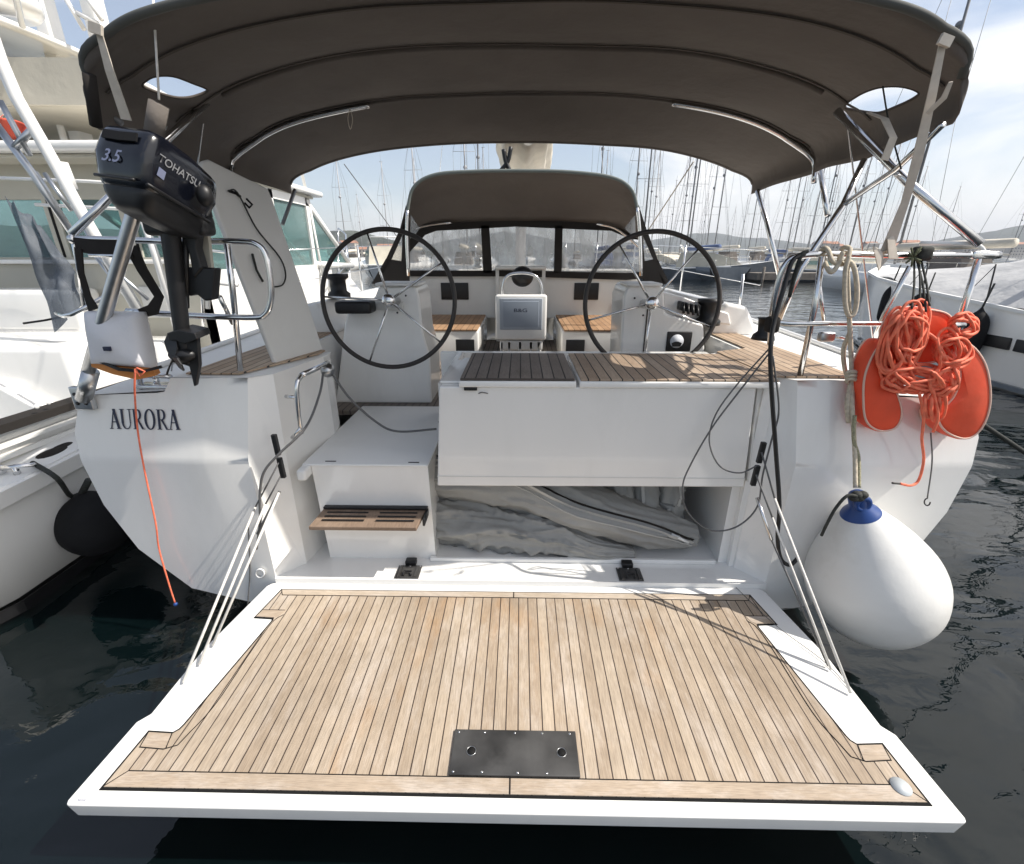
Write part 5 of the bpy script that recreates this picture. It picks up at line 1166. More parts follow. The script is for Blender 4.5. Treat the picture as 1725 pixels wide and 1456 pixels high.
MB().ribbon([(XC + HB * b_ + .015, y, sh) for y, b_, sh, ch in stf[:-1]], .085, .05, (0, 0, 1)).build('rub_rail', M['gel'], fb_)
MB().ribbon([(XC + HB * b_ * .962 + .006, y, -.255) for y, b_, sh, ch in stf[:5]], .07, .008, (0, 0, 1)).build('boot_stripe', M['black'], fb_)
MB().rbox(XC - 1.6, XC + 1.75, 1.5, 1.96, -.26, -.20, .02).build('swim_step', M['gel'], fb_)
# side deck, coaming and black bolster
MB().prism([(XC + HB, 1.97, .43), (XC + HB, 5.0, .63), (XC + HB - .34, 5.0, .63), (XC + HB - .34, 1.97, .43)], (0, 0, .02)).build('side_deck', M['geldeck'], fb_)
k = MB(); ca = PX(-60, 738, fx0 - .28); cb_ = PX(282, 628, fx0 - .28); k.add([(fx0 - .30, 1.97, .45), (fx0 - .28, 1.97, ca.z - .05), (fx0 - .28, 4.6, cb_.z - .02), (fx0 - .30, 4.6, .6), (fx0 - .40, 1.97, .45), (fx0 - .40, 1.97, ca.z - .05), (fx0 - .40, 4.6, cb_.z - .02), (fx0 - .40, 4.6, .6)], [(0, 1, 2, 3), (4, 7, 6, 5), (1, 5, 6, 2), (0, 4, 5, 1), (3, 2, 6, 7)])
for i in range(3): k.box(fx0 - .28, fx0 - .262, 2.0, 4.6, .50 + .07 * i, .53 + .07 * i)
k.build('coaming', M['gel'], fb_)
MB().ribbon([ca, lerp(ca, cb_, .5), cb_], .05, .13, (0, 0, 1)).build('bolster', M['canvasd'], fb_)
for u, v in ((62, 685), (82, 678)):
    p = PX(u, v, fx0 - .205); MB().ball(p, .016, (.6, 1, 1)).build('snap', M['gel'], fb_)
MB().box(XC - HB + .1, XC + HB - .3, 2.0, 4.7, .0, .03).build('cockpit_floor', M['geldeck'], fb_)
MB().box(XC - HB + .05, XC + HB - .3, 1.98, 2.10, .0, .40).build('stern_board', M['gel'], fb_)
# ice box and steps in the cockpit
k = MB(); a = PY(45, 600, 3.6); k.rbox(-6.2, a.x + .42, 3.5, 4.4, .03, .98, .05); k.build('bait_box', M['gel'], fb_)
k = MB(); k.prism([(-4.4, 3.35, .03), (-3.3, 3.35, .03), (-3.3, 3.35, .22), (-4.0, 3.35, .72), (-4.4, 3.35, .74)], (0, .35, 0)); k.build('step', M['gel'], fb_, bevel=.02)
k = MB(); k.rbox(-4.0, -3.25, 4.1, 4.55, .03, .90, .04); k.build('side_box', M['gel'], fb_)
# cabin: aft bulkhead with windows, sides, windscreen
yc = 4.7; xs = -3.10; xp = -6.4
k = MB(); k.box(xp, xs, yc, yc + .06, .03, 1.62); k.box(xp, xs, yc, yc + .06, 2.12, 2.42)
for x in (xp, -5.5, -4.45, -3.75, xs - .14): k.box(x, x + .12, yc, yc + .06, 1.62, 2.12)
k.build('aft_bulkhead', M['beige'], fb_)
for x0, x1 in ((-6.28, -5.5), (-5.38, -4.45), (-4.33, -3.75), (-3.63, -3.24)):
    MB().box(x0, x1, yc + .02, yc + .03, 1.62, 2.12).build('window', M['teal'], fb_)
k = MB(); k.box(xs - .06, xs, yc, 8.0, .6, 1.50)
for y in (4.7, 5.55, 6.3, 7.35): k.box(xs - .06, xs, y, y + .10, 1.5, 2.40)
k.box(xs - .06, xs, yc, 7.45, 2.30, 2.44); k.build('cabin_side', M['gel'], fb_)
for y0, y1 in ((4.8, 5.55), (5.65, 6.3), (6.4, 7.35)): MB().box(xs - .035, xs - .025, y0, y1, 1.5, 2.3).build('window', M['teal'], fb_)
k = MB()
for x in (xs - .03, -3.9, -4.75, -5.6, xp + .03): k.tube([(x, 7.4, 2.38), (x, 9.0, 1.45)], .045, 8)
k.tube([(xs, 7.4, 2.38), (xp, 7.4, 2.38)], .05, 8); k.tube([(xs, 9.0, 1.45), (xp, 9.0, 1.45)], .05, 8); k.tube([(xs, 7.45, 1.5), (xs, 9.0, 1.45)], .05, 8); k.build('windscreen_frame', M['gel'], fb_)
MB().prism([(xs - .03, 7.4, 2.36), (xs - .03, 9.0, 1.45), (xp + .03, 9.0, 1.45), (xp + .03, 7.4, 2.36)], (0, .01, .01)).build('windscreen', M['teal'], fb_)
MB().prism([(xs - .03, 7.42, 2.34), (xs - .03, 8.98, 1.45), (xs - .03, 7.42, 1.5)], (-.01, 0, 0)).build('quarter_window', M['teal'], fb_)
k = MB(); k.add([(xs, 8.0, 1.0), (xs + .5, 8.0, 1.0), (xs, 9.0, 1.45), (xp, 9.0, 1.45), (xp, 8.0, 1.0), (XC, 11.8, 1.75), (XC + .9, 10.4, 1.45), (XC - .9, 10.4, 1.45)], [(0, 2, 6), (2, 3, 7, 5, 6), (3, 4, 7), (0, 1, 6)]); k.build('foredeck', M['gel'], fb_)
# hard top, edges, things on it
k = MB(); k.rbox(-6.9, -2.98, 4.3, 7.75, 2.44, 2.52, .03); k.build('hard_top', M['gel'], fb_)
MB().rbox(-6.8, -3.08, 4.4, 7.6, 2.405, 2.438, .01).build('headliner', M['beige'], fb_)
k = MB(); c = PX(520, 312, -3.3); k.rbox(-3.6, -3.15, 6.3, 7.1, 2.53, 2.74, .08); k.build('life_raft', M['tan'], fb_)
text = MB()
# flybridge legs, canopy, coaming
k = MB()
for x in (-6.4, -5.55, -5.1, -4.45, -4.2): k.tube([(x, 5.9, 2.5), (x - .08, 6.0, 3.35)], .035, 8)
for x in (-5.3, -4.75): k.rbox(x, x + .14, 6.2, 6.4, 2.5, 7.5, .02)
k.build('flybridge_frame', M['gel'], fb_)
k = MB(); k.prism([(-7.5, 5.2, 3.02), (-3.9, 5.2, 2.98), (-3.75, 5.2, 3.35), (-7.5, 5.2, 3.40)], (0, .06, 0)); k.prism([(-7.5, 5.26, 3.0), (-3.9, 5.26, 2.98), (-3.8, 7.6, 3.0), (-7.5, 7.6, 3.0)], (0, 0, .04)); k.build('flybridge_skirt', M['tan'], fb_)
k = MB()
def can(a, c): x = -7.6 + 2.75 * a; y = 4.9 + 2.6 * c; return Vector((x, y, 3.78 - .10 * (2 * a - 1) ** 2 - .03 * math.sin(a * 9) + .05 * math.sin(c * 3.1)))
k.grid(can, 20, 10); k.build('canopy', M['gel'], fb_, solid=.05)
k = MB()
for i in range(10):
    a = i / 10; k.prism([(-7.5 + 2.6 * a, 5.0, 3.74), (-7.5 + 2.6 * (a + .1), 5.0, 3.74), (-7.5 + 2.6 * (a + .1), 5.0, 3.60 - .07 * ((i + 1) % 3)), (-7.5 + 2.6 * a, 5.0, 3.60 - .07 * (i % 3))], (0, .012, 0))
k.build('canopy_valance', M['tan'], fb_)
for x in (-6.0, -5.15):
    k = MB(); k.lathe([(0, .0), (.34, .0), (.38, .05), (.38, .12), (.30, .19), (.15, .22), (0, .23)], (x, 5.6, 3.86), 28); k.build('radar_dome', M['gel'], fb_)
k = MB()
for x in (-6.6, -5.9, -4.95): k.tube([(x, 5.1, 3.0), (x, 5.15, 3.75)], .025, 8)
for pts in ([PY(30, 0, 4.6) + Vector((0, 0, 1.5)), PY(22, -60, 4.6) + Vector((0, 0, .4)), PY(38, 45, 5.2)], [PY(100, -20, 6), PY(142, 50, 6)], [PY(135, -20, 6), PY(172, 34, 6)], [PY(130, 22, 6), PY(165, 40, 6)]): k.tube(pts[-2:], .024, 8)
k.split('tower_tube', M['gel'], fb_)
# outriggers and poles
for (pts, r) in (([(-14, 60), (0, 100), (28, 165), (90, 272), (130, 345), (232, 522)], .034), ([(-10, 205), (55, 292), (125, 398)], .022), ([(50, 262), (0, 170)], .016), ([(22, 252), (55, 218)], .02), ([(125, 400), (210, 470), (250, 505)], .012)):
    MB().tube([PY(u, v, 3.15) for u, v in pts], r, 10).build('outrigger', M['gel'] if r > .03 else M['alu'], fb_)
k = MB(); k.tube([PY(100, 275, 3.2), PY(118, 320, 3.2)], .045, 10); k.build('rod_holder', M['gel'], fb_)
for i, (u, v, u2, v2) in enumerate([(60, 290, 95, 345), (75, 292, 120, 355), (140, 380, 190, 470), (160, 430, 235, 530)]): MB().tube([PY(u, v, 3.3), PY(u2, v2, 3.3)], .013, 8).build('fishing_rod', M['alu'], fb_)
for pts, r, mt_ in (([(240, 365), (262, 430), (300, 560)], .03, 'gel'), ([(258, 360), (282, 430), (318, 560)], .02, 'steel'), ([(0, 300), (150, 306), (330, 318)], .014, 'gel'), ([(60, 345), (200, 352), (330, 360)], .014, 'gel'),
                    ([(330, 420), (430, 430)], .012, 'steel'), ([(300, 470), (400, 480)], .02, 'gel'), ([(345, 330), (350, 520)], .02, 'gel'), ([(300, 555), (300, 470), (340, 470), (342, 555)], .014, 'steel')):
    MB().tube([PY(u, v, 4.2) for u, v in pts], r, 8).build('grab_rail', M[mt_], fb_)
for (x, z, w_, h_) in ((-5.9, .75, .5, .4), (-4.75, .65, .55, .6), (-3.75, 1.05, .4, .3)):
    MB().rbox(x, x + w_, yc - .018, yc + .002, z, z + h_, .006).build('locker_door', M['gelgrey'], fb_); MB().rbox(x + w_ - .09, x + w_ - .06, yc - .03, yc - .016, z + h_ * .4, z + h_ * .6, .004).build('latch', M['steel'], fb_)
for x in (-6.3, -5.4, -4.4, -3.66): MB().rbox(x, x + .02, yc - .012, yc + .004, 1.62, 2.12, .004).build('window_frame', M['blackr'], fb_)
MB().rbox(-6.4, -3.1, yc - .05, yc, 1.56, 1.60, .01).build('window_sill', M['gel'], fb_)
MB().rbox(-5.3, -4.1, 4.35, 4.65, .95, 1.35, .06).build('seat_back', M['gel'], fb_); MB().rbox(-5.35, -4.05, 4.1, 4.6, .75, .93, .06).build('seat', M['tan'], fb_)
MB().tube([PY(u, v, 4.0) for u, v in ((40, 545), (75, 540), (125, 530))], .01, 6).build('coaming_seam', M['blackr'], fb_)
# furled net / clear curtain bundle
k = MB()
def net(a, c):
    p = lerp(lerp(PY(8, 330, 3.9), PY(70, 380, 3.9), a), lerp(PY(95, 560, 3.7), PY(140, 505, 3.7), a), c); p = lerp(p, PY(60 + 80 * a, 470, 3.7), .35 * math.sin(math.pi * c))
    return p + Vector((0, 0.05 * noise.noise(Vector((a * 3, c * 3, 1))) + .02 * math.sin(a * 12 + c * 4), .04 * noise.noise(Vector((a * 5, c * 5, 9)))))
k.grid(net, 40, 40); k.build('rolled_curtain', glassmat('smoked_vinyl', (.55, .58, .62), (.16, .18, .21), .6, .42), fb_, solid=.004)
# side deck handrails forward
k = MB()
for i, y in enumerate((7.4, 8.2, 9.0, 9.8, 10.6, 11.4)):
    b_ = interp([(q[0], q[1]) for q in stf], y); sh = interp([(q[0], q[2]) for q in stf], y); x = XC + HB * b_ * .97
    k.tube([(x, y, sh), (x + .05, y + .05, sh + .62)], .014, 8)
for h_ in (.62, .34): k.tube([(XC + HB * .97 * interp([(q[0], q[1]) for q in stf], y) + .05, y + .05, interp([(q[0], q[2]) for q in stf], y) + h_) for y in (7.4, 8.2, 9.0, 9.8, 10.6, 11.4)], .014, 8)
k.build('bow_rail', M['steel'], fb_)
# whip aerial behind the hard top
MB().tube([(-3.05, 7.3, 2.5), (-3.25, 7.4, 4.2)], .022, 8).tube([(-3.05, 7.5, 1.2), (-3.12, 7.5, 2.45)], .02, 8).build('aerial', M['gel'], fb_)
# cleat area with a chock of black pads
k = MB()
for u, v, s_ in ((95, 765, 1.0), (115, 755, .8)):
    p = PZ(u, v, .47); k.ball(p, .06, (1.4, 2.2, .55))
k.build('black_pad', M['canvasd'], fb_)
k = MB(); p = PZ(30, 800, .47); k.tube([p + Vector((-.09, -.03, .05)), p + Vector((.09, .03, .05))], .014, 8); k.tube([p, p + Vector((0, 0, .05))], .016, 8); k.ball(p + Vector((-.1, 0, .03)), .035); k.build('cleat', M['steel'], fb_)
fl = thing('ensign', 'small red and white flag flying from the fishing boat outrigger', 'flag', PY(10, 235, 3.5))
k = MB(); 
def flg(a, c, u0=-12, u1=4): 
    p = lerp(lerp(PY(-14, 178, 3.5), PY(34, 212, 3.5), a), lerp(PY(-14, 222, 3.5), PY(36, 236, 3.5), a), c); return p + Vector((0, .05 * math.sin(a * 8 + c * 2), .015 * math.sin(a * 9)))
k.grid(lambda a, c: flg(.38 + .62 * a, c), 16, 8); k.build('red_cloth', M['flagr'], fl, solid=.002)
k = MB(); k.grid(lambda a, c: flg(.40 * a, c), 10, 8); k.build('white_cloth', M['flagw'], fl, solid=.002)
MB().tube([PY(-14, 170, 3.5), PY(-14, 250, 3.5)], .012, 8).build('flagstaff', M['gel'], fl)
# black fender between the boats and its rope
bf = thing('black_fender', 'round black fender hanging between the fishing boat and the yacht', 'fender', PY(158, 900, 2.55))
fcb = PY(160, 880, 2.50)
MB().lathe([(p.x, p.z) for p in spline([Vector((a, 0, b_)) for a, b_ in [(0, -.20), (.12, -.17), (.185, -.08), (.19, .02), (.15, .12), (.08, .18), (.03, .21), (0, .21)]], 4)], fcb, 32).build('fender_body', M['blackr'], bf)
MB().tube([fcb + Vector((-.20, -.05, .10)), fcb + Vector((-.27, -.05, .06)), fcb + Vector((-.29, -.05, 0)), fcb + Vector((-.22, -.06, -.05)), fcb + Vector((-.16, -.07, -.04))], .016, 8, smooth=5).build('fender_strap', M['blackr'], bf)
MB().tube([PZ(55, 780, .50), PZ(95, 805, .47), PY(118, 835, 2.5), fcb + Vector((-.03, 0, .2))], .014, 8, smooth=6).build('fender_rope', M['roped'], bf)
MB().tube([fcb + Vector((-.02, 0, .2)), fcb + Vector((.06, 0, .30))], .02, 8).build('fender_neck', M['roped'], bf)

# ================================================================== STARBOARD NEIGHBOUR: covered boat
rb = thing('covered_yacht', 'white yacht under a grey tarpaulin with black hull windows on the starboard side', 'yacht', (9.2, 6.5, WATER))
k = MB(); xr = 7.45; rst = [(1.0, 0, .70, .02), (3, 0, .74, 0), (5, 0, .78, 0), (7.2, 0, .82, 0), (9.0, .0, .98, 0), (10.4, .10, 1.14, 0), (11.3, .5, 1.22, .0), (12.0, 1.15, 1.29, 0), (12.5, 1.80, 1.33, 0)]
vs = []
for y, ins, sh, _ in rst: vs += [(xr + ins, y, sh), (xr + ins - .02, y, sh - .25), (xr + ins + .02, y, .2), (xr + ins * 1.1 + .18, y, WATER - .2)]
k.add(vs, [(i * 4 + j, i * 4 + j + 1, i * 4 + 5 + j, i * 4 + 4 + j) for i in range(len(rst) - 1) for j in range(3)], True)
vs = []
for y, ins, sh, _ in rst: vs += [(xr + 3.7 - ins, y, sh), (xr + 3.7 - ins, y, WATER - .2)]
k.add(vs, [(i * 2, i * 2 + 1, i * 2 + 3, i * 2 + 2) for i in range(len(rst) - 1)], True)
k.add([(xr, 1, .7), (xr + 3.7, 1, .7), (xr + 3.7, 1, -.5), (xr, 1, -.5)], [(0, 1, 2, 3)])
k.build('hull', M['gel'], rb)
MB().ribbon([(xr + ins * 1.08 + .035, y, WATER + .06) for y, ins, sh, _ in rst], .07, .06, (0, 0, 1)).build('boot_stripe', M['hulld'], rb)
k = MB(); k.add([(xr + ins, y, sh + .003) for y, ins, sh, _ in rst] + [(xr + 3.7 - ins, y, sh + .003) for y, ins, sh, _ in reversed(rst)], [range(2 * len(rst))]); k.build('deck', M['geldeck'], rb)
MB().ribbon([(xr + ins - .01, y, sh + .03) for y, ins, sh, _ in rst], .05, .05, (0, 0, 1)).build('toe_rail', M['geldeck'], rb)
for (u0, u1, v0, v1) in ((1590, 1697, 566, 590), (1713, 1800, 572, 598), (1830, 1950, 580, 610)):
    a, c = PX(u0, v0, xr - .02), PX(u1, v1, xr - .02); z0, z1 = PX(u1, v1, xr).z, PX(u1, v0 + 6, xr).z
    MB().rbox(xr - .03, xr + .05, min(a.y, c.y), max(a.y, c.y), .28, .46, .01).build('hull_window', M['black'], rb)
k = MB()
def tarp(a, c):
    y = 1.2 + 9.7 * a; ridge = interp([(1, 2.25), (5, 2.15), (7, 2.05), (8.2, 1.75), (9.5, 1.50), (11, 1.34)], y); sh = interp([(q[0], q[2]) for q in rst], y) + .06; ins = interp([(q[0], q[1]) for q in rst], y)
    x = lerp(xr + ins + .10, xr + 3.6 - ins, c); h = 1 - abs(2 * c - 1) ** 1.15
    return Vector((x + .03 * noise.noise(Vector((y * 2, c * 6, 2))), y, sh + (ridge - sh) * h - .05 * math.sin(y * 3.1) ** 2 * (1 - h) + .06 * noise.noise(Vector((y * 1.3, c * 4, 5)))))
k.grid(tarp, 90, 36); k.build('tarpaulin', M['tarp'], rb)
for y in (7.9, 9.2): k = MB(); k.tube([(xr + .1, y, .98), (xr + .05, y, 1.5)], .012, 6).tube([(xr + .05, y, 1.48), (xr + .1, y + .4, 1.0)], .006, 6).build('stanchion', M['black'], rb)
MB().tube([(xr + .05, 6.2, .86), (xr + .0, 6.2, 1.45)], .02, 8).tube([(xr, 6.2, 1.45), (xr + .08, 5.5, .95)], .008, 6).tube([(xr, 6.2, 1.42), (xr + .08, 6.9, .9)], .008, 6).build('stanchion', M['black'], rb)
for i, (u, v, y_) in enumerate([(1494, 512, 9.3), (1640, 560, 7.5)]):
    p = PX(u, v, xr - .16 + (.25 if i == 0 else 0))
    lbls = ['slim dark fender on the covered yacht nearest its bow', 'plump dark fender beside the black hull windows of the covered yacht']
    f_ = thing('dark_fender', lbls[i], 'fender', p, group='dark fenders along the covered yacht')
    rr = .115 if i == 0 else .155
    MB().lathe([(q.x, q.z) for q in spline([Vector((a, 0, b_)) for a, b_ in [(0, -.38), (rr * .7, -.34), (rr, -.22), (rr, .12), (rr * .7, .26), (rr * .25, .34), (0, .42)]], 4)], p, 24).build('fender_body', M['blackr'], f_)
    MB().tube([p + Vector((0, 0, .38)), p + Vector((.06, 0, .75))], .014, 6).build('fender_rope', M['roped'], f_)
p = PX(1555, 512, xr + .02); f_ = thing('dark_fender', 'round dark fender just behind the top of the lifebuoy on the covered yacht', 'fender', p, group='dark fenders along the covered yacht')
MB().ball(p, .20, (1, 1, 1)).build('fender_body', M['blackr'], f_); MB().tube([p, p + Vector((.05, 0, .55))], .012, 6).build('fender_rope', M['roped'], f_)
# its mooring ropes to the near side
twist('mooring_rope', [PX(1905, 900, 5.0), PX(1780, 800, 5.2), PY(1640, 705, 4.4), PY(1600, 680, 4.6)], .022, M['roped'], None, 'heavy dark mooring rope slanting down to the water at the far right', 'rope')
# mast and shrouds of the covered yacht
bar([(9.3, 7.5, 1.2), (9.4, 7.6, 16)], .085, 'mast', M['mastd'], rb, 0, 12)
for x in (-.9, .9): bar([(9.3 + x * 1.4, 7.4 + .5 * x, .9), (9.4, 7.6, 12)], .008, 'shroud', M['mastd'], rb, 0)

# ================================================================== MARINA
def sailboat(name, hullmat, mastmat, L_=11, H_=15, label='', group=None, covered='sail'):
    t = thing(name, label, 'sailboat', group=group)
    k = MB(); sts = [(-L_ / 2, .8, .95), (-L_ * .25, 1, .95), (0, 1, 1.0), (L_ * .25, .72, 1.1), (L_ / 2, .02, 1.3)]; B = L_ * .16
    for sg in (-1, 1):
        vs = []
        for y, b_, sh in sts: vs += [(sg * B * b_, y, sh), (sg * B * b_ * .92, y, .4), (sg * B * b_ * .5, y, -.2)]
        k.add(vs, [(i * 3 + j, i * 3 + j + 1, i * 3 + j + 4, i * 3 + j + 3) for i in range(4) for j in range(2)], True)
    k.add([(B * b_, y, sh) for y, b_, sh in sts] + [(-B * b_, y, sh) for y, b_, sh in reversed(sts)], [range(10)])
    k.add([(-B * .8, -L_ / 2, .95), (B * .8, -L_ / 2, .95), (B * .4, -L_ / 2, -.2), (-B * .4, -L_ / 2, -.2)], [(0, 1, 2, 3)])
    k.build('hull', hullmat, t)
    k = MB(); k.prism([(-B * .5, -L_ * .12, 1.0), (B * .5, -L_ * .12, 1.0), (B * .42, -L_ * .12, 1.5), (-B * .42, -L_ * .12, 1.5)], (0, L_ * .32, -.05)); k.build('cabin', M['gelgrey'], t)
    MB().prism([(-B * .44, -L_ * .25, 1.0), (B * .44, -L_ * .25, 1.0), (B * .34, -L_ * .22, 1.95), (-B * .34, -L_ * .22, 1.95)], (0, L_ * .13, 0)).build('sprayhood', M['bluecover'] if covered == 'blue' else M['canvas'], t)
    my = L_ * .10
    k = MB(); k.tube([(0, my, 1.2), (0, my - .1, H_)], .060, 8)
    for z in (H_ * .42, H_ * .70): k.tube([(-.95, my - .15, z), (.95, my - .15, z)], .018, 6)
    k.build('mast', mastmat, t)
    MB().tube([(0, my, 2.3), (0, -L_ * .33, 2.4)], .19, 8).build('boom', M['bluecover'] if covered == 'blue' else M['sail'], t)
    k = MB()
    for a, c in (((0, -L_ / 2, 1.0), (0, my - .1, H_ * .99)), ((0, L_ / 2 - .1, 1.3), (0, my, H_ * .95)), ((-B * .95, my, 1), (-.95, my - .15, H_ * .42)), ((B * .95, my, 1), (.95, my - .15, H_ * .42)), ((-.95, my - .15, H_ * .42), (-.95, my - .15, H_ * .7)), ((.95, my - .15, H_ * .42), (.95, my - .15, H_ * .7)), ((-.95, my - .15, H_ * .7), (0, my, H_ * .96)), ((.95, my - .15, H_ * .7), (0, my, H_ * .96))): k.tube([a, c], .012, 5)
    k.build('rigging', M['mastd'], t)
    k = MB(); k.ball((0, my + .10, H_ * .62), .16); k.tube([(0, my, H_), (0.05, my, H_ + .9)], .015, 5); k.tube([(-.2, my, H_ + .05), (.25, my, H_ + .05)], .03, 5); k.build('masthead_gear', mastmat, t)
    k = MB()
    for sg in (-1, 1):
        for i in range(6):
            y = -L_ / 2 + .3 + i * L_ * .17; b_ = interp([(q[0], q[1]) for q in sts], y) * B; y2 = y + L_ * .17; b2_ = interp([(q[0], q[1]) for q in sts], y2) * B
            a_ = Vector((sg * b_, y, 1.6)); c_ = Vector((sg * b2_, y2, 1.6)); k.ribbon([(sg * b_, y, .95), a_], .035, .03, (0, 1, 0)) if False else None
            i0 = len(k.v); w_ = Vector((0, .018, 0)); h_ = Vector((0, 0, .02))
            k.add([(sg * b_, y - .018, .95), (sg * b_, y + .018, .95), a_ + w_, a_ - w_, a_ + w_ + h_, a_ - w_ + h_] + ([c_ - w_, c_ - w_ + h_] if i < 5 else []), [(0, 1, 2, 3), (3, 2, 4, 5)] + ([(2, 6, 7, 4)] if i < 5 else []))
    k.split('guard_rail', M['steel'], t)
    return t
def dup(root, loc, rz, label=None, sc=1.0):
    r_ = root.copy(); COL.objects.link(r_); r_.location = loc; r_.rotation_euler = (0, 0, rz); r_.scale = (sc,) * 3
    if label: r_['label'] = label
    for ch in list(root.children):
        c_ = ch.copy(); COL.objects.link(c_); c_.parent = r_
    return r_
LB = {'w': 'white sailboat with a dark mast among the masts of the far marina', 'l': 'white sailboat with a pale mast in the far marina', 'n': 'dark hulled sailboat in the far marina rows'}
GR = 'sailboats moored across the harbour'
pro = {'w': sailboat('moored_sailboat', M['gel'], M['mastd'], 11, 15.5, LB['w'], GR), 'l': sailboat('moored_sailboat', M['gel'], M['mastl'], 10.5, 14, LB['l'], GR), 'n': sailboat('moored_sailboat', M['hulld'], M['mastd'], 12.5, 17.5, LB['n'], GR, 'blue')}
used = set()
random.seed(5)
# (px, distance, kind, scale)
spots = [(655, 75, 'l', 1), (698, 58, 'l', 1.1), (706, 90, 'l', 1.2), (745, 110, 'w', 1), (784, 48, 'l', 1.1), (806, 52, 'w', 1.15), (813, 80, 'w', 1.1), (940, 95, 'l', 1), (968, 105, 'w', 1), (1008, 50, 'n', 1.05), (1012, 85, 'w', 1.1),
         (1056, 62, 'w', 1.1), (1062, 95, 'l', 1), (1074, 47, 'n', 1.1), (1084, 78, 'w', 1.1), (1090, 66, 'l', 1), (1098, 90, 'w', .95), (1118, 100, 'l', .9), (1126, 85, 'w', .85), (1139, 60, 'w', .85), (1150, 70, 'l', 1.05), (1158, 52, 'w', 1.05), (1168, 45, 'n', 1.05),
         (1180, 98, 'l', .9), (1192, 72, 'w', 1.1), (1208, 64, 'w', 1.15), (1222, 110, 'l', .8), (1262, 75, 'w', 1.15), (1270, 100, 'w', 1), (1300, 80, 'w', 1), (1313, 66, 'n', 1.0), (1322, 90, 'w', 1.1), (1334, 105, 'l', .9), (1347, 76, 'w', 1.1), (1362, 60, 'w', 1.05), (1372, 92, 'w', 1.1),
         (1385, 70, 'l', .8), (1398, 110, 'w', .9), (1415, 84, 'w', .95), (1432, 66, 'w', 1.05), (1452, 90, 'w', 1.1), (1470, 75, 'n', 1), (1488, 105, 'l', 1), (1500, 70, 'w', .9), (1522, 88, 'w', 1), (610, 100, 'l', .9), (585, 66, 'l', 1.0), (1035, 120, 'w', 1), (890, 125, 'l', 1), (1350, 130, 'w', 1), (1240, 130, 'w', 1), (1580, 100, 'w', .9), (1680, 95, 'w', .8)]
ORD = ['first', 'second', 'third', 'fourth', 'fifth', 'sixth', 'seventh', 'eighth', 'ninth', 'tenth', 'eleventh', 'twelfth', 'thirteenth', 'fourteenth', 'fifteenth', 'sixteenth', 'seventeenth', 'eighteenth', 'nineteenth', 'twentieth']
ZN = [(0, 690, 'left of the sprayhood'), (690, 1080, 'behind the sprayhood'), (1080, 1212, 'behind the starboard wheel'), (1212, 1320, 'between the starboard wheel and the front bimini leg'), (1320, 1460, 'between the bimini leg and the fender rope'), (1460, 2000, 'right of the fender rope')]
zc = {}
spots.sort()
for u, Y_, kd, sc in spots:
    zi = [i for i, z_ in enumerate(ZN) if z_[0] <= u < z_[1]][0]; zc[zi] = zc.get(zi, 0) + 1
    mlab = '%s sailboat, %s mast, %s from left %s' % ('navy' if kd == 'n' else 'white', 'pale' if kd == 'l' else 'dark', ORD[zc[zi] - 1], ZN[zi][2])
    x = (u - 876) / 838 * Y_; rz = random.uniform(-.15, .15) + (0 if random.random() < .6 else math.pi)
    lb_ = None
    if kd not in used: used.add(kd); o = pro[kd]; o['label'] = mlab; o.location = (x, Y_, WATER); o.rotation_euler = (0, 0, rz); o.scale = (sc,) * 3
    else: dup(pro[kd], (x, Y_, WATER), rz, mlab, sc)
# leaning tall mast seen at the right with its two stays
tall = sailboat('sailboat', M['gel'], M['mastd'], 13, 19, 'tall masted sailboat rising above the lifebuoy at the right', None)
tall.location = (20.2, 25.5, WATER); tall.rotation_euler = (0, 0, .1)
t2 = sailboat('sailboat', M['gel'], M['mastl'], 12, 18, 'sailboat moored just beyond the covered yacht', None, 'blue'); t2.location = (29, 27, WATER)

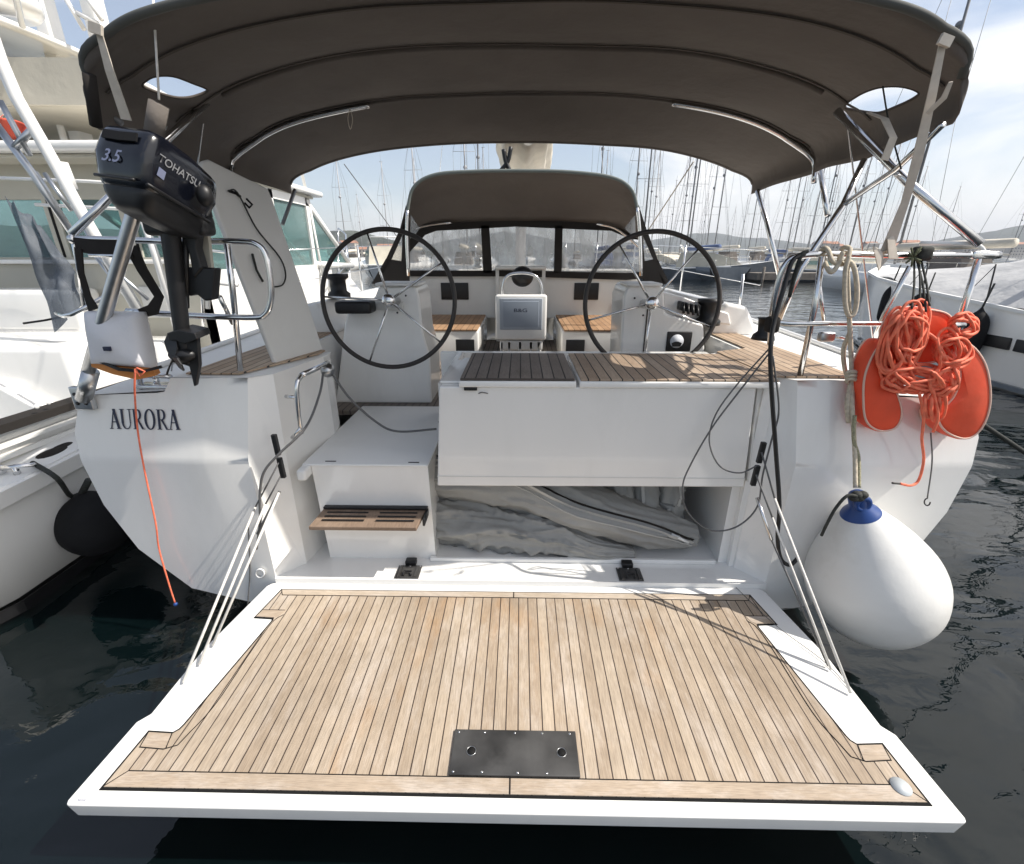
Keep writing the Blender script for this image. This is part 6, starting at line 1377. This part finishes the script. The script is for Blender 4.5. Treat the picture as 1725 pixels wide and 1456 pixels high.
# white motor yacht near the dock
def motoryacht(label, loc, rz, sc=1.0):
    t = thing('motor_yacht', label, 'motorboat', (0, 0, 0)); k = MB()
    sts = [(-5, .9, 1.1), (-2, 1, 1.15), (1, 1, 1.3), (3.5, .65, 1.55), (5.5, .02, 1.85)]
    for sg in (-1, 1):
        vs = []
        for y, b_, sh in sts: vs += [(sg * 1.8 * b_, y, sh), (sg * 1.7 * b_ * (.95 if y < 2 else .75), y, .45), (sg * 1.2 * b_, y, -.2)]
        k.add(vs, [(i * 3 + j, i * 3 + j + 1, i * 3 + j + 4, i * 3 + j + 3) for i in range(4) for j in range(2)], True)
    k.add([(-1.6, -5, 1.1), (1.6, -5, 1.1), (1.1, -5, -.2), (-1.1, -5, -.2)], [(0, 1, 2, 3)]); k.build('hull', M['hulld'], t)
    k = MB(); k.add([(1.8 * b_, y, sh + .01) for y, b_, sh in sts] + [(-1.8 * b_, y, sh + .01) for y, b_, sh in reversed(sts)], [range(10)])
    k.prism([(-1.82, -5, 1.0), (1.82, -5, 1.0), (1.82, -5, 1.14), (-1.82, -5, 1.14)], (0, 6.5, .2)); k.build('deck', M['gel'], t)
    k = MB(); k.prism([(-1.4, -3.8, 1.15), (-1.4, 2.6, 1.4), (-1.3, 1.4, 2.1), (-1.2, -.2, 2.55), (-1.2, -3.4, 2.6)], (2.7, 0, 0)); k.build('superstructure', M['tan'], t)
    k = MB(); k.prism([(-1.42, -3.3, 1.75), (-1.42, 1.1, 1.8), (-1.38, .4, 2.2), (-1.32, -3.2, 2.25)], (2.75, 0, 0)); k.build('window', M['teal'], t)
    k = MB(); k.tube([(-1.3, -3.0, 2.5), (-1.1, -3.6, 3.3), (1.1, -3.6, 3.3), (1.3, -3.0, 2.5)], .06, 8); k.build('radar_arch', M['gel'], t); k = MB()
    for i in range(6): k.tube([(1.7 * interp([(q[0], q[1]) for q in sts], i), float(i), 1.3 + .1 * i), (1.65 * interp([(q[0], q[1]) for q in sts], i), float(i), 1.95 + .1 * i)], .02, 6)
    k.split('rail_post', M['steel'], t)
    t.location = loc; t.rotation_euler = (0, 0, rz); t.scale = (sc,) * 3; return t
motoryacht('white and navy motor yacht moored left of the low dock', ((1205 - 876) / 838 * 41, 41, WATER), R(-112), .8)
motoryacht('beige motor yacht with its bow out beside the navy one', ((1130 - 876) / 838 * 48, 48, WATER), R(-150), .75)
motoryacht('small motor yacht lying behind the dock', ((1420 - 876) / 838 * 50, 50, WATER), R(100), .9)
motoryacht('white motor yacht far off to the left of the sprayhood', ((640 - 876) / 838 * 45, 45, WATER), R(20), 1.0)
# dock
dk = thing('dock', 'long low grey dock on the far side of the open water', 'dock', ((1380 - 876) / 838 * 38, 38, WATER))
k = MB(); x0, x1 = (1268 - 876) / 838 * 38, (1500 - 876) / 838 * 38; k.box(x0, x1 + 9, 37, 39.4, WATER + .15, WATER + .62); k.build('deck', M['wood'], dk)
for i in range(7): x = x0 + .4 + i * 2.4; MB().tube([(x, 36.95, -1), (x, 36.95, .75)], .11, 8).build('piling', M['wood'], dk)
tk = motoryacht('low speedboat tied behind the dock', ((1345 - 876) / 838 * 41.5, 41.5, WATER), R(80), .65)
# houses on the shore
random.seed(3)
hu = sorted(random.choice([random.uniform(1290, 1480), random.uniform(1500, 1700), random.uniform(560, 660)]) for i in range(26)); hc = {}
for u in hu:
    Y_ = random.uniform(420, 560); x = (u - 876) / 838 * Y_; w, d, h = random.uniform(8, 18), random.uniform(8, 12), random.uniform(4, 12)
    side_ = 'right' if u > 1000 else 'left'
    hc[side_] = hc.get(side_, 0) + 1
    t = thing('shore_house', '%s pale house from the left on the far shore, %s of the sprayhood' % (ORD[hc[side_] - 1], side_), 'house', (x, Y_, WATER), group='houses on the far shore')
    z0 = WATER - .2; k = MB(); k.box(x - w / 2, x + w / 2, Y_ - d / 2, Y_ + d / 2, z0, z0 + h); k.build('wall', M['stone'], t)
    k = MB(); k.prism([(x - w / 2 - .4, Y_ - d / 2 - .4, z0 + h), (x - w / 2 - .4, Y_ + d / 2 + .4, z0 + h), (x - w / 2 - .4, Y_, z0 + h + 2.2)], (w + .8, 0, 0)); k.build('roof', M['roof'], t)
    k = MB()
    for fl_ in range(int(h // 3)):
        for j in range(int(w // 3)): k.box(x - w / 2 + 1 + 3 * j, x - w / 2 + 2.2 + 3 * j, Y_ - d / 2 - .05, Y_ - d / 2 + .02, z0 + 1 + 3 * fl_, z0 + 2.4 + 3 * fl_)
    if k.v: k.split('window', M['black'], t)

# ================================================================== the air
hz = MB(); hz.box(-3100, 3100, -320, 2990, WATER - 1.5, 170); hzo = hz.build('haze', [])
hm = bpy.data.materials.new('harbour_haze'); hm.use_nodes = True; ht = hm.node_tree; ht.nodes.clear()
ho = ht.nodes.new('ShaderNodeOutputMaterial'); hv = ht.nodes.new('ShaderNodeVolumePrincipled'); hv.inputs['Density'].default_value = 0.00034
hv.inputs['Color'].default_value = (0.86, 0.91, 1.0, 1); hv.inputs['Anisotropy'].default_value = 0.0; ht.links.new(hv.outputs[0], ho.inputs['Volume'])
hzo.data.materials.append(hm); tag(hzo, kind='stuff')
